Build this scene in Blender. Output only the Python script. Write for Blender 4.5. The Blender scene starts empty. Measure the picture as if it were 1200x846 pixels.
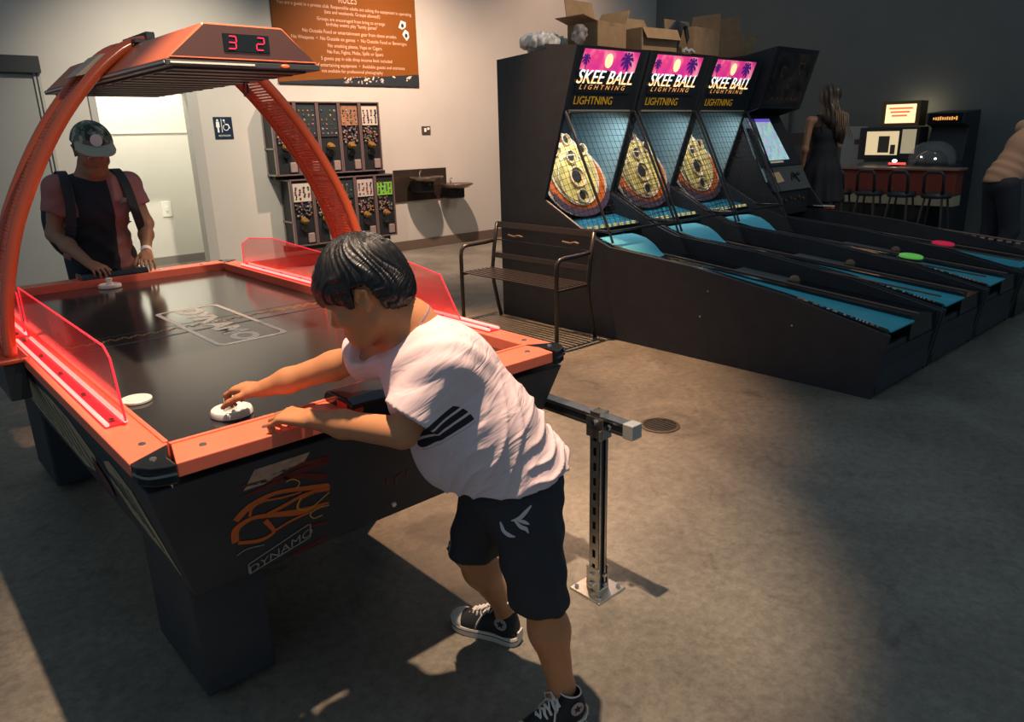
import bpy, math, random
import numpy as np
from mathutils import Vector, Matrix
from math import sin, cos, pi, radians

S = bpy.context.scene
COL = S.collection

# ------------------------------------------------------------------ camera, world, lights
cam_d = bpy.data.cameras.new('camera')
cam_d.sensor_width = 36.0
cam_d.lens = 858.9 / 1200 * 36.0
cam_d.clip_start = 0.02
cam = bpy.data.objects.new('camera', cam_d); COL.objects.link(cam)
CAM_R = Vector((0.73894, -0.67334, -0.02417)); CAM_U = Vector((0.21617, 0.20295, 0.95503)); CAM_F = Vector((0.63815, 0.71094, -0.29552))
M = Matrix.Identity(4)
for i in range(3):
    M[i][0] = CAM_R[i]; M[i][1] = CAM_U[i]; M[i][2] = -CAM_F[i]
M[0][3], M[1][3], M[2][3] = -0.4521, -1.718, 1.503
cam.matrix_world = M
S.camera = cam

vs = S.view_settings
vs.view_transform = 'Standard'; vs.look = 'None'; vs.gamma = 1.0; vs.use_curve_mapping = False
vs.exposure = 0.0

W = bpy.data.worlds.new('world'); S.world = W; W.use_nodes = True
bg = W.node_tree.nodes['Background']
bg.inputs[0].default_value = (0.58, 0.80, 1.0, 1); bg.inputs[1].default_value = 0.26

def spot(name, loc, to, power, col, size=100, blend=.6, rad=.05):
    l = bpy.data.lights.new(name, 'SPOT'); l.energy = power; l.color = col; l.spot_size = radians(size); l.spot_blend = blend; l.shadow_soft_size = rad
    o = bpy.data.objects.new(name, l); COL.objects.link(o); o.location = loc
    o.rotation_euler = (Vector(to) - Vector(loc)).to_track_quat('-Z', 'Y').to_euler()
    return o
def area(name, loc, to, power, col, sx, sy):
    l = bpy.data.lights.new(name, 'AREA'); l.energy = power; l.color = col; l.shape = 'RECTANGLE'; l.size = sx; l.size_y = sy
    o = bpy.data.objects.new(name, l); COL.objects.link(o); o.location = loc
    o.rotation_euler = (Vector(to) - Vector(loc)).to_track_quat('-Z', 'Y').to_euler()
    return o
WARM = (1.0, 0.74, 0.52)
spot('ceiling_spot_table', (.55, -.30, 3.7), (.88, .33, 0), 760, (1.0, .73, .52), 49, .5, .03)
spot('ceiling_spot_play', (1.0, -3.2, 3.6), (.60, 1.55, .95), 330, (1.0, .84, .68), 21, .5, .04)
spot('ceiling_spot_bench', (3.42, 2.55, 3.9), (2.25, 2.0, 0), 1250, (1.0, .58, .33), 60, .55, .035)
spot('ceiling_spot_wall', (4.6, 4.75, 3.9), (5.6, 6.7, .8), 930, (1.0, .71, .55), 106, .95, .05)
spot('fill_spot_back', (7.9, 4.9, 4.1), (8.3, 6.8, 2.3), 170, (1.0, .66, .48), 105, .95, .06)  # unseen spot added to carry warm light along the back wall
spot('fill_spot_machines', (4.3, .7, 3.9), (4.6, 2.5, 2.15), 150, (1.0, .80, .60), 62, .9, .05)  # extra unseen spot added to brighten the boxes and bag on the machines
spot('ceiling_spot_door', (2.4, 4.6, 3.9), (2.55, 6.8, .75), 560, (1.0, .88, .72), 82, .9, .06)
spot('hall_light', (2.35, 7.5, 3.0), (2.4, 7.9, 0), 190, (1.0, .93, .80), 150, .5, .15)
spot('fill_spot_far', (6.4, -.4, 3.9), (7.6, 1.3, 1.2), 110, (1.0, .80, .58), 60, .9, .06)  # out-of-view spot added to light the woman and the bystander

# ------------------------------------------------------------------ materials
MATS = {}
def mat(name, col, rough=.5, metal=0., spec=.5, emit=None, estr=0., noise=None, bump=None, alpha=1., trans=0., coat=0., ior=1.45):
    if name in MATS: return MATS[name]
    m = bpy.data.materials.new(name); m.use_nodes = True; MATS[name] = m
    nt = m.node_tree; b = nt.nodes['Principled BSDF']
    def setv(k, v):
        if k in b.inputs: b.inputs[k].default_value = v
    setv('Base Color', (*col, 1)); setv('Roughness', rough); setv('Metallic', metal); setv('Specular IOR Level', spec)
    setv('Alpha', alpha); setv('Transmission Weight', trans); setv('Coat Weight', coat); setv('IOR', ior)
    if emit: setv('Emission Color', (*emit, 1)); setv('Emission Strength', estr)
    tc = nt.nodes.new('ShaderNodeTexCoord')
    if noise:      # (scale, amount)
        n = nt.nodes.new('ShaderNodeTexNoise'); n.inputs['Scale'].default_value = noise[0]; n.inputs['Detail'].default_value = 6
        nt.links.new(tc.outputs['Object'], n.inputs['Vector'])
        r = nt.nodes.new('ShaderNodeMapRange'); r.inputs['From Min'].default_value = .3; r.inputs['From Max'].default_value = .7
        r.inputs['To Min'].default_value = 1 - noise[1]; r.inputs['To Max'].default_value = 1 + noise[1]
        nt.links.new(n.outputs['Fac'], r.inputs['Value'])
        mx = nt.nodes.new('ShaderNodeVectorMath'); mx.operation = 'SCALE'; mx.inputs[0].default_value = col
        nt.links.new(r.outputs[0], mx.inputs['Scale']); nt.links.new(mx.outputs[0], b.inputs['Base Color'])
    if bump:       # (scale, strength, distance)
        n = nt.nodes.new('ShaderNodeTexNoise'); n.inputs['Scale'].default_value = bump[0]; n.inputs['Detail'].default_value = 4
        nt.links.new(tc.outputs['Object'], n.inputs['Vector'])
        bp = nt.nodes.new('ShaderNodeBump'); bp.inputs['Strength'].default_value = bump[1]; bp.inputs['Distance'].default_value = bump[2]
        nt.links.new(n.outputs['Fac'], bp.inputs['Height']); nt.links.new(bp.outputs[0], b.inputs['Normal'])
    return m

def nodes_of(m):
    return m.node_tree, m.node_tree.nodes['Principled BSDF']

# ------------------------------------------------------------------ mesh helpers
class B:
    def __init__(s): s.v = []; s.f = []; s.mi = []; s.cur = 0
    def add(s, vs, fs):
        n = len(s.v); s.v += [tuple(map(float, v)) for v in vs]; s.f += [tuple(i + n for i in f) for f in fs]; s.mi += [s.cur] * len(fs); return s
    def box(s, c, d, R=None):
        hx, hy, hz = d[0] / 2, d[1] / 2, d[2] / 2
        vs = [Vector((x, y, z)) for x in (-hx, hx) for y in (-hy, hy) for z in (-hz, hz)]
        if R is not None: vs = [R @ v for v in vs]
        vs = [v + Vector(c) for v in vs]
        return s.add(vs, [(0, 1, 3, 2), (4, 6, 7, 5), (0, 4, 5, 1), (2, 3, 7, 6), (0, 2, 6, 4), (1, 5, 7, 3)])
    def bb(s, x0, x1, y0, y1, z0, z1): return s.box(((x0 + x1) / 2, (y0 + y1) / 2, (z0 + z1) / 2), (abs(x1 - x0), abs(y1 - y0), abs(z1 - z0)))
    def prism(s, pts, a0, a1, axis=0):
        """closed polygon pts (2-tuples in the two other axes, cyclic order) extruded along axis"""
        n = len(pts)
        def mk(p, a):
            if axis == 0: return (a, p[0], p[1])
            if axis == 1: return (p[0], a, p[1])
            return (p[0], p[1], a)
        vs = [mk(p, a0) for p in pts] + [mk(p, a1) for p in pts]
        fs = [tuple(range(n)), tuple(range(2 * n - 1, n - 1, -1))] + [(i, i + n, (i + 1) % n + n, (i + 1) % n) for i in range(n)]
        return s.add(vs, fs)
    def loft(s, rings, caps=True):
        n = len(rings[0]); vs = [p for r in rings for p in r]; fs = []
        for k in range(len(rings) - 1):
            for i in range(n):
                a = k * n + i; b = k * n + (i + 1) % n; fs.append((a, b, b + n, a + n))
        if caps: fs += [tuple(range(n - 1, -1, -1)), tuple(range((len(rings) - 1) * n, len(rings) * n))]
        return s.add(vs, fs)
    def cyl(s, p0, p1, r0, r1=None, seg=16, caps=True):
        r1 = r0 if r1 is None else r1; p0 = Vector(p0); p1 = Vector(p1); d = (p1 - p0).normalized()
        a = d.orthogonal().normalized(); b = d.cross(a)
        return s.loft([[p + (a * cos(t) + b * sin(t)) * r for t in [2 * pi * i / seg for i in range(seg)]] for p, r in ((p0, r0), (p1, r1))], caps)
    def tube(s, pts, r, seg=10, flat=None):
        pts = [Vector(p) for p in pts]; rings = []; a = None
        for i, p in enumerate(pts):
            d = (pts[min(i + 1, len(pts) - 1)] - pts[max(i - 1, 0)]).normalized()
            if a is None: a = d.orthogonal().normalized()
            a = (a - d * a.dot(d)).normalized(); b = d.cross(a)
            rr = r[i] if isinstance(r, (list, tuple)) else r
            rings.append([p + (a * cos(t) + b * sin(t)) * rr for t in [2 * pi * k / seg for k in range(seg)]])
        return s.loft(rings)
    def lathe(s, c, prof, seg=32, R=None):
        rings = []
        for r, z in prof:
            ring = [Vector((r * cos(2 * pi * i / seg), r * sin(2 * pi * i / seg), z)) for i in range(seg)]
            if R is not None: ring = [R @ p for p in ring]
            rings.append([p + Vector(c) for p in ring])
        return s.loft(rings)
    def poly(s, pts, th=None, n=None):
        """flat polygon (3-D points), thickened by th along n"""
        if th is None: return s.add(pts, [tuple(range(len(pts)))])
        n = Vector(n).normalized(); k = len(pts)
        vs = [Vector(p) for p in pts] + [Vector(p) + n * th for p in pts]
        return s.add(vs, [tuple(range(k - 1, -1, -1)), tuple(range(k, 2 * k))] + [(i, (i + 1) % k, (i + 1) % k + k, i + k) for i in range(k)])
    def ell(s, c, r, R=None, seg=20, ring=12):
        rings = []
        for j in range(ring + 1):
            t = pi * j / ring; t = min(max(t, .02), pi - .02)
            pts = [Vector((r[0] * sin(t) * cos(2 * pi * i / seg), r[1] * sin(t) * sin(2 * pi * i / seg), -r[2] * cos(t))) for i in range(seg)]
            if R is not None: pts = [R @ p for p in pts]
            rings.append([p + Vector(c) for p in pts])
        return s.loft(rings)

def ribbon(b, pts, w, n, th=.002, sub=6):
    """flat band of half-width w (number or list) following 3-D pts on a surface of normal n"""
    P = [Vector(p) for p in pts]; n = Vector(n).normalized(); Q = []; Ws = []
    ws = w if isinstance(w, (list, tuple)) else [w] * len(P)
    for i in range(len(P) - 1):
        p0, p1, p2, p3 = P[max(i - 1, 0)], P[i], P[i + 1], P[min(i + 2, len(P) - 1)]
        for k in range(sub):
            t = k / sub
            Q.append(.5 * ((2 * p1) + (p2 - p0) * t + (2 * p0 - 5 * p1 + 4 * p2 - p3) * t * t + (3 * p1 - p0 - 3 * p2 + p3) * t ** 3)); Ws.append(ws[i] * (1 - t) + ws[i + 1] * t)
    Q.append(P[-1]); Ws.append(ws[-1]); rings = []
    for i, q in enumerate(Q):
        d = (Q[min(i + 1, len(Q) - 1)] - Q[max(i - 1, 0)]).normalized(); a = n.cross(d).normalized() * Ws[i]
        rings.append([q - a, q + a, q + a + n * th, q - a + n * th])
    b.loft(rings)

def strip_mat(m):
    return m if isinstance(m, (list, tuple)) else [m]

ORG = {}
def mesh_obj(name, b, m, parent=None, smooth=False, bevel=0., label=None, weld=False):
    me = bpy.data.meshes.new(name); me.from_pydata(b.v, [], b.f)
    for mm in strip_mat(m): me.materials.append(mm)
    if any(b.mi): me.polygons.foreach_set('material_index', b.mi)
    o = bpy.data.objects.new(name, me); COL.objects.link(o)
    if parent is not None:
        org = ORG[parent.name]; o.parent = parent; ORG[o.name] = org
        me.transform(Matrix.Translation(-Vector(org)))
    else:
        org = (0, 0, 0); ORG[o.name] = org
    if isinstance(parent, bpy.types.Object) and parent.type == 'MESH': pass
    import bmesh
    bm = bmesh.new(); bm.from_mesh(me); bmesh.ops.recalc_face_normals(bm, faces=bm.faces)
    bm.to_mesh(me); bm.free()
    if smooth:
        me.polygons.foreach_set('use_smooth', [True] * len(me.polygons))
        if smooth != 'all':
            me.set_sharp_from_angle(angle=radians(40))
    if bevel:
        md = o.modifiers.new('bevel', 'BEVEL'); md.width = bevel; md.segments = 2; md.limit_method = 'ANGLE'; md.angle_limit = radians(40)
    if label: o['label'] = label
    me.update()
    return o
def rebase(o, loc):
    """put a single-mesh thing's origin at loc"""
    o.data.transform(Matrix.Translation(-Vector(loc))); o.location = loc; ORG[o.name] = tuple(loc)
def thing(name, loc, label, cat, group=None):
    o = bpy.data.objects.new(name, None); COL.objects.link(o); o.location = loc; o.empty_display_size = .1
    ORG[o.name] = tuple(loc); return tag(o, label, cat, group)
def tag(o, label, cat, group=None, kind=None):
    o['label'] = label; o['category'] = cat
    if group: o['group'] = group
    if kind: o['kind'] = kind
    return o
def struct(name, b, m, **k):
    o = mesh_obj(name, b, m, **k); o['kind'] = 'structure'; return o
def copy_tree(o, parent=None):
    c = o.copy(); COL.objects.link(c); c.parent = parent; ORG[c.name] = ORG.get(o.name, (0, 0, 0))
    for ch in list(o.children): copy_tree(ch, c)
    return c

def text_b(b, s, origin, right, up, size, ex=.001, align='CENTER', shear=0., xs=1., cellw=1., bold=0.):
    """adds extruded lettering to builder b; right/up are 3-D unit directions; origin is the anchor on the baseline"""
    cu = bpy.data.curves.new('t', 'FONT'); cu.body = s; cu.size = size; cu.extrude = 0; cu.align_x = align; cu.shear = shear; cu.resolution_u = 3; cu.fill_mode = 'FRONT'; cu.offset = bold; cu.space_character = cellw
    o = bpy.data.objects.new('t', cu); COL.objects.link(o)
    me = bpy.data.meshes.new_from_object(o)
    r = Vector(right).normalized(); u = Vector(up).normalized(); n = r.cross(u)
    vs = [Vector(origin) + r * v.co.x * xs + u * v.co.y + n * ex for v in me.vertices]
    b.add(vs, [tuple(p.vertices) for p in me.polygons])
    bpy.data.objects.remove(o); bpy.data.curves.remove(cu); bpy.data.meshes.remove(me)
    return b

# ------------------------------------------------------------------ smooth-blended bodies (signed distance -> one continuous skin)
def sdf_mesh(prims, res, ymod=None):
    """prims: dicts t=cone|ell|box, k=blend, sub=bool. Returns verts, quads of the zero surface."""
    lo = np.array([1e9] * 3); hi = -lo
    for p in prims:
        if p.get('sub') or p.get('cut'): continue
        a, bq = p['bb']; lo = np.minimum(lo, a); hi = np.maximum(hi, bq)
    lo -= 3 * res; hi += 3 * res
    n = np.ceil((hi - lo) / res).astype(int) + 1
    Fg = np.full(n, 1.0, np.float32)
    ax = [lo[i] + res * np.arange(n[i]) for i in range(3)]
    for p in prims:
        k = p.get('k', .01); a, bq = p['bb']; m = k + 3 * res
        i0 = np.clip(np.floor((a - m - lo) / res).astype(int), 0, n - 1); i1 = np.clip(np.ceil((bq + m - lo) / res).astype(int) + 1, 1, n)
        if (i1 <= i0).any(): continue
        X, Y, Z = np.meshgrid(ax[0][i0[0]:i1[0]], ax[1][i0[1]:i1[1]], ax[2][i0[2]:i1[2]], indexing='ij')
        P = np.stack([X, Y, Z], -1).astype(np.float32)
        sl = (slice(i0[0], i1[0]), slice(i0[1], i1[1]), slice(i0[2], i1[2]))
        d = p['fn'](P); cur = Fg[sl]
        if p.get('sub'):
            d = -d; h = np.maximum(k - np.abs(cur - d), 0) / k; Fg[sl] = np.maximum(cur, d) + h * h * k * .25
        else:
            h = np.maximum(k - np.abs(cur - d), 0) / k; Fg[sl] = np.minimum(cur, d) - h * h * k * .25
    ins = Fg < 0
    c = ins[:-1, :-1, :-1].astype(np.int8)
    tot = np.zeros(tuple(n - 1), np.int8)
    for dx in (0, 1):
        for dy in (0, 1):
            for dz in (0, 1):
                tot += ins[dx:n[0] - 1 + dx, dy:n[1] - 1 + dy, dz:n[2] - 1 + dz]
    act = (tot > 0) & (tot < 8)
    I = np.argwhere(act); idx = -np.ones(act.shape, np.int64); idx[act] = np.arange(len(I))
    corners = np.array([(dx, dy, dz) for dx in (0, 1) for dy in (0, 1) for dz in (0, 1)])
    val = np.stack([Fg[I[:, 0] + c0[0], I[:, 1] + c0[1], I[:, 2] + c0[2]] for c0 in corners], 1)
    acc = np.zeros((len(I), 3)); cnt = np.zeros(len(I))
    for i in range(8):
        for j in range(i + 1, 8):
            if np.abs(corners[i] - corners[j]).sum() != 1: continue
            va, vb = val[:, i], val[:, j]; m = (va < 0) != (vb < 0)
            t = np.where(m, va / np.where(m, va - vb, 1), 0)
            acc[m] += (corners[i] + (corners[j] - corners[i]) * t[:, None])[m]; cnt[m] += 1
    V = lo + (I + acc / np.maximum(cnt, 1)[:, None]) * res
    Q = []
    for a in range(3):
        b1, b2 = (a + 1) % 3, (a + 2) % 3
        s0 = [slice(1, -1)] * 3; s1 = [slice(1, -1)] * 3; s0[a] = slice(0, -1); s1[a] = slice(1, None)
        A, Bq = ins[tuple(s0)], ins[tuple(s1)]
        for flip in (False, True):
            m = (A & ~Bq) if not flip else (~A & Bq)
            E = np.argwhere(m)
            if not len(E): continue
            off = np.array([1, 1, 1]); off[a] = 0; E = E + off
            def cell(d1, d2):
                q = E.copy(); q[:, b1] += d1; q[:, b2] += d2
                q = np.clip(q, 0, np.array(act.shape) - 1); return idx[q[:, 0], q[:, 1], q[:, 2]]
            quad = np.stack([cell(-1, -1), cell(0, -1), cell(0, 0), cell(-1, 0)], 1)
            if flip: quad = quad[:, ::-1]
            Q.append(quad[(quad >= 0).all(1)])
    Q = np.concatenate(Q)
    return V, Q
def nv(a): return np.array(a, float)
def cone(a, b, ra, rb, k=.02, sub=False):
    a = nv(a); b = nv(b); r = max(ra, rb)
    def fn(P):
        ab = (b - a).astype(np.float32); t = np.clip(((P - a.astype(np.float32)) @ ab) / max(float(ab @ ab), 1e-9), 0, 1)
        return np.linalg.norm(P - a.astype(np.float32) - t[..., None] * ab, axis=-1) - (ra + (rb - ra) * t)
    return dict(fn=fn, bb=(np.minimum(a, b) - r, np.maximum(a, b) + r), k=k, sub=sub)
def ellp(c, r, R=None, k=.02, sub=False):
    c = nv(c).astype(np.float32); r = nv(r).astype(np.float32); Rm = (np.eye(3) if R is None else np.array(R, float)).astype(np.float32)
    m = float(max(r))
    def fn(P):
        q = (P - c) @ Rm      # columns of Rm are the ellipsoid axes
        k0 = np.linalg.norm(q / r, axis=-1); k1 = np.linalg.norm(q / (r * r), axis=-1)
        return k0 * (k0 - 1) / np.maximum(k1, 1e-6)
    return dict(fn=fn, bb=(c - m, c + m), k=k, sub=sub)
def half(p, n, bbox, k=.004):
    """remove everything on the side the normal n points to, inside bbox"""
    p = nv(p).astype(np.float32); n = nv(n).astype(np.float32); n = n / np.linalg.norm(n)
    lo, hi = nv(bbox[0]), nv(bbox[1]); ce = ((lo + hi) / 2).astype(np.float32); he = ((hi - lo) / 2).astype(np.float32)
    def fn(P):
        d = -((P - p) @ n); q = np.abs(P - ce) - he; bx = q.max(axis=-1)
        return np.maximum(d, bx)
    return dict(fn=fn, bb=(lo, hi), k=k, sub=True, cut=True)
def body(name, prims, res, m, parent, smooth_it=2, disp=None, label=None):
    V, Q = sdf_mesh(prims, res)
    if smooth_it:
        e = np.concatenate([Q[:, [0, 1]], Q[:, [1, 2]], Q[:, [2, 3]], Q[:, [3, 0]]])
        for _ in range(smooth_it):
            acc = np.zeros_like(V); cnt = np.zeros(len(V))
            for a, b in ((0, 1), (1, 0)):
                np.add.at(acc, e[:, a], V[e[:, b]]); np.add.at(cnt, e[:, a], 1)
            V = V * .5 + .5 * acc / np.maximum(cnt, 1)[:, None]
    if disp is not None:
        nrm = np.zeros_like(V); fn = np.cross(V[Q[:, 2]] - V[Q[:, 0]], V[Q[:, 3]] - V[Q[:, 1]])
        for c in range(4): np.add.at(nrm, Q[:, c], fn)
        nrm /= np.maximum(np.linalg.norm(nrm, axis=1), 1e-12)[:, None]
        V = V + nrm * disp(V)[:, None]
    org = nv(ORG[parent.name]) if parent is not None else nv((0, 0, 0)); V = V - org
    me = bpy.data.meshes.new(name); me.from_pydata(V.tolist(), [], Q.tolist())
    for mm in strip_mat(m): me.materials.append(mm)
    me.polygons.foreach_set('use_smooth', [True] * len(me.polygons))
    o = bpy.data.objects.new(name, me); COL.objects.link(o); ORG[o.name] = tuple(org)
    if parent is not None: o.parent = parent
    if label: o['label'] = label
    return o
def frame_R(x, z):
    """columns: x axis, y axis, z axis"""
    x = nv(x); x /= np.linalg.norm(x); z = nv(z); z = z - x * (z @ x); z /= np.linalg.norm(z); y = np.cross(z, x)
    return np.stack([x, y, z], 1)
def hand(wrist, fwd, up, side, L=.15, curl=(.5, .5, .5, .5), thumb=(.6, .3), spread=.10):
    """wrist point, finger direction fwd, back-of-hand normal up, side=+1 if the thumb lies toward cross(fwd, up)"""
    R = frame_R(fwd, up); f, y, u = R[:, 0], -R[:, 1] * 1.0, R[:, 2]     # y = cross(fwd, up)
    t = y * side; w = nv(wrist); s = L / .18
    pr = []
    for o_ in (-.026, -.009, .009, .026):
        pr.append(cone(w + t * o_ * .7 * s + f * .012 * s, w + f * .085 * s + t * o_ * s, .0135 * s, .0105 * s, .012 * s))
    lens = (.062, .072, .078, .070); offs = (-.031, -.0105, .0105, .031)   # pinky .. index
    rr = (.0075, .0085, .0088, .0085)
    for i in range(4):
        base = w + f * (.088 + (.004 if i in (1, 2) else -.004)) * s + t * offs[i] * s
        ang = curl[i] * .45; d = f + t * (offs[i] / .031) * spread; d /= np.linalg.norm(d); p = base
        for j, fr in enumerate((.45, .30, .25)):
            dd = d * cos(ang) - u * sin(ang); q = p + dd * lens[i] * fr * s
            pr.append(cone(p, q, rr[i] * s * (1 - .08 * j), rr[i] * s * (1 - .08 * (j + 1)), .004 * s)); p = q; ang += curl[i] * (1.0, .8)[min(j, 1)]
    p0 = w + f * .025 * s + t * .028 * s - u * .004 * s
    d = f * cos(thumb[0]) + t * sin(thumb[0]) - u * .25; d /= np.linalg.norm(d)
    p1 = p0 + d * .036 * s; d2 = f * cos(thumb[1]) + t * sin(thumb[1]) - u * .45; d2 /= np.linalg.norm(d2); p2 = p1 + d2 * .030 * s; p3 = p2 + (d2 - u * .2) * .022 * s
    pr += [cone(w + f * .01 * s + t * .012 * s, p0, .014 * s, .0135 * s, .01 * s), cone(p0, p1, .0135 * s, .0105 * s, .008 * s), cone(p1, p2, .0105 * s, .0095 * s, .004 * s), cone(p2, p3, .0095 * s, .0075 * s, .004 * s)]
    return pr
# ------------------------------------------------------------------ shared materials
BLK = mat('black_laminate', (.024, .030, .036), .38, spec=.4)
BLKM = mat('black_metal', (.026, .030, .034), .35, spec=.6)
BLKG = mat('black_gloss', (.012, .014, .016), .12, spec=.6)
CAB = mat('cabinet_black', (.036, .039, .044), .55, spec=.35, noise=(9, .12))
RED = mat('orange_red_powder_coat', (.86, .185, .10), .34, spec=.5, noise=(30, .04))
REDG = mat('orange_gloss_tube', (.48, .085, .03), .18, spec=.6)
REDD = mat('dark_red_perforated', (.50, .10, .04), .45)
STEEL = mat('zinc_steel', (.62, .60, .55), .32, metal=1., noise=(60, .1))
CHROME = mat('chrome', (.7, .7, .7), .15, metal=1.)
WHITE = mat('white_plastic', (.78, .78, .70), .35)
YEL = mat('yellow_lettering', (.75, .46, .03), .5, emit=(.8, .45, .03), estr=.16)
CARD = mat('cardboard', (.36, .22, .115), .85, noise=(14, .12), bump=(60, .2, .002))
CARDD = mat('cardboard_inside', (.27, .165, .09), .9, noise=(14, .12))

# ------------------------------------------------------------------ room
def concrete():
    m = mat('sealed_concrete', (.2, .18, .15), .45, spec=.4); nt, b = nodes_of(m); N = nt.nodes; Lk = nt.links
    tc = N.new('ShaderNodeTexCoord')
    def noise(sc, det, dist=0., rough=.6):
        n = N.new('ShaderNodeTexNoise'); n.inputs['Scale'].default_value = sc; n.inputs['Detail'].default_value = det
        n.inputs['Distortion'].default_value = dist; n.inputs['Roughness'].default_value = rough; Lk.new(tc.outputs['Object'], n.inputs['Vector']); return n.outputs['Fac']
    def ramp(src, stops):
        r = N.new('ShaderNodeValToRGB'); Lk.new(src, r.inputs[0]); e = r.color_ramp.elements
        e[0].position, e[0].color = stops[0][0], (*stops[0][1], 1); e[1].position, e[1].color = stops[-1][0], (*stops[-1][1], 1)
        for p, c in stops[1:-1]: x = e.new(p); x.color = (*c, 1)
        return r.outputs[0]
    def mul(a, c, f=1.):
        x = N.new('ShaderNodeMix'); x.data_type = 'RGBA'; x.blend_type = 'MULTIPLY'; x.inputs[0].default_value = f; Lk.new(a, x.inputs[6]); Lk.new(c, x.inputs[7]); return x.outputs[2]
    big = ramp(noise(1.1, 8, .6), [(.28, (.125, .110, .088)), (.5, (.195, .172, .136)), (.72, (.27, .240, .190))])
    fine = ramp(noise(26, 8, .2, .75), [(.32, (.66, .66, .67)), (.62, (1.12, 1.12, 1.11))])
    spots = ramp(noise(5.5, 5, .9), [(.30, (.62, .61, .6)), (.40, (1, 1, 1))])
    col = mul(mul(big, fine), spots, .75); col = mul(col, ramp(noise(90, 4, .3, .8), [(.36, (.92, .92, .92)), (.62, (1.05, 1.05, 1.05))]))
    pale = ramp(noise(9, 6, 2.2, .7), [(.66, (1, 1, 1)), (.74, (1.35, 1.33, 1.28))])
    col = mul(col, pale, 1.)
    # ring stains worn around the drain
    sub = N.new('ShaderNodeVectorMath'); sub.operation = 'SUBTRACT'; sub.inputs[1].default_value = (2.66, .44, 0); Lk.new(tc.outputs['Object'], sub.inputs[0])
    ln = N.new('ShaderNodeVectorMath'); ln.operation = 'LENGTH'; Lk.new(sub.outputs[0], ln.inputs[0])
    ring = ramp(ln.outputs['Value'], [(.0, (1.25, 1.25, 1.22)), (.10, (.80, .79, .77)), (.15, (1.22, 1.2, 1.17)), (.20, (.9, .9, .88)), (.27, (1.2, 1.18, 1.14)), (.36, (1.02, 1.02, 1.01)), (.5, (1, 1, 1))])
    col = mul(col, ring, .8)
    # oil patch below the air hockey table
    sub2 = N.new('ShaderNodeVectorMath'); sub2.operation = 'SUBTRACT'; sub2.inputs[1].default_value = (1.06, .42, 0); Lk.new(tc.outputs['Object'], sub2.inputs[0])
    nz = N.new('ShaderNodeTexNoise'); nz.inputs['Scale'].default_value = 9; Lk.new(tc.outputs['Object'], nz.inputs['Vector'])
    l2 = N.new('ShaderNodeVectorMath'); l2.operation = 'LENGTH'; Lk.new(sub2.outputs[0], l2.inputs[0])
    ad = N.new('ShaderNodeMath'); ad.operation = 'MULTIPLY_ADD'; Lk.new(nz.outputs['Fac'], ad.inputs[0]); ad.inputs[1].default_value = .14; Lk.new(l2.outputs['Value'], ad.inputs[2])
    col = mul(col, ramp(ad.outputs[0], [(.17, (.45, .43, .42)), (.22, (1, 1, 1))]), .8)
    Lk.new(col, b.inputs['Base Color'])
    rr = N.new('ShaderNodeMapRange'); Lk.new(noise(2.2, 5, 1.0), rr.inputs['Value']); rr.inputs['From Min'].default_value = .3; rr.inputs['From Max'].default_value = .7
    rr.inputs['To Min'].default_value = .30; rr.inputs['To Max'].default_value = .58; Lk.new(rr.outputs[0], b.inputs['Roughness'])
    bp = N.new('ShaderNodeBump'); bp.inputs['Strength'].default_value = .35; bp.inputs['Distance'].default_value = .004; Lk.new(noise(18, 8), bp.inputs['Height']); Lk.new(bp.outputs[0], b.inputs['Normal'])
    return m
FLOORM = concrete()
WALLM = mat('painted_wall', (.50, .47, .415), .7, spec=.3, noise=(2.5, .03), bump=(120, .08, .001))
WALLD = mat('dimmed_wall', (.150, .160, .150), .75, spec=.3, noise=(2.5, .04))  # dimness of the unlit right wall is put into this colour
HALLM = mat('hall_wall_paint', (.66, .65, .59), .7, noise=(2.5, .02))
BASEM = mat('brown_rubber_baseboard', (.13, .095, .07), .5)
DOORM = mat('grey_door_paint', (.30, .30, .275), .5, noise=(3, .03))
FRAMEM = mat('dark_frame_paint', (.035, .037, .038), .4)
YW = 6.81; XR = 10.75
OX0, OX1, OH = 1.70, 2.60, 2.07        # opening to the hall
struct('floor', B().bb(-3.5, XR + .2, -4.5, 9.6, -.12, 0), FLOORM)
w = B(); w.bb(-3.5, OX0, YW, YW + .12, 0, 4.2); w.bb(OX1, XR + .12, YW, YW + .12, 0, 4.2); w.bb(OX0, OX1, YW, YW + .12, OH, 4.2)
struct('wall_back', w, WALLM)
w = B(); w.bb(OX0 - .12, OX0, YW + .12, 8.3, 0, 3.2); struct('wall_hall_left', w, HALLM)
w = B(); w.bb(3.5, 3.62, YW + .12, 8.3, 0, 3.2); struct('wall_hall_right', w, HALLM)
w = B(); w.bb(OX0 - .12, 3.62, 8.3, 8.42, 0, 3.2); struct('wall_hall_end', w, HALLM)
w = B(); w.bb(OX0, 3.5, 8.28, 8.3, 0, .10); struct('baseboard_hall', w, mat('grey_baseboard', (.22, .205, .18), .5))
w = B(); w.bb(OX0, 3.5, 8.285, 8.3, 1.62, 1.635); struct('trim_hall', w, HALLM)
struct('wall_right', B().bb(XR, XR + .12, -4.5, YW, 0, 4.2), WALLD)
w = B(); w.bb(OX1 + .1, XR, YW - .015, YW, 0, .13); struct('baseboard_back', w, BASEM, bevel=.004)
w = B(); w.bb(-3.5, .28, YW - .015, YW, 0, .13); w.bb(1.28, OX0 - .06, YW - .015, YW, 0, .13); struct('baseboard_left', w, mat('black_rubber_baseboard', (.03, .03, .03), .5), bevel=.004)
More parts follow.
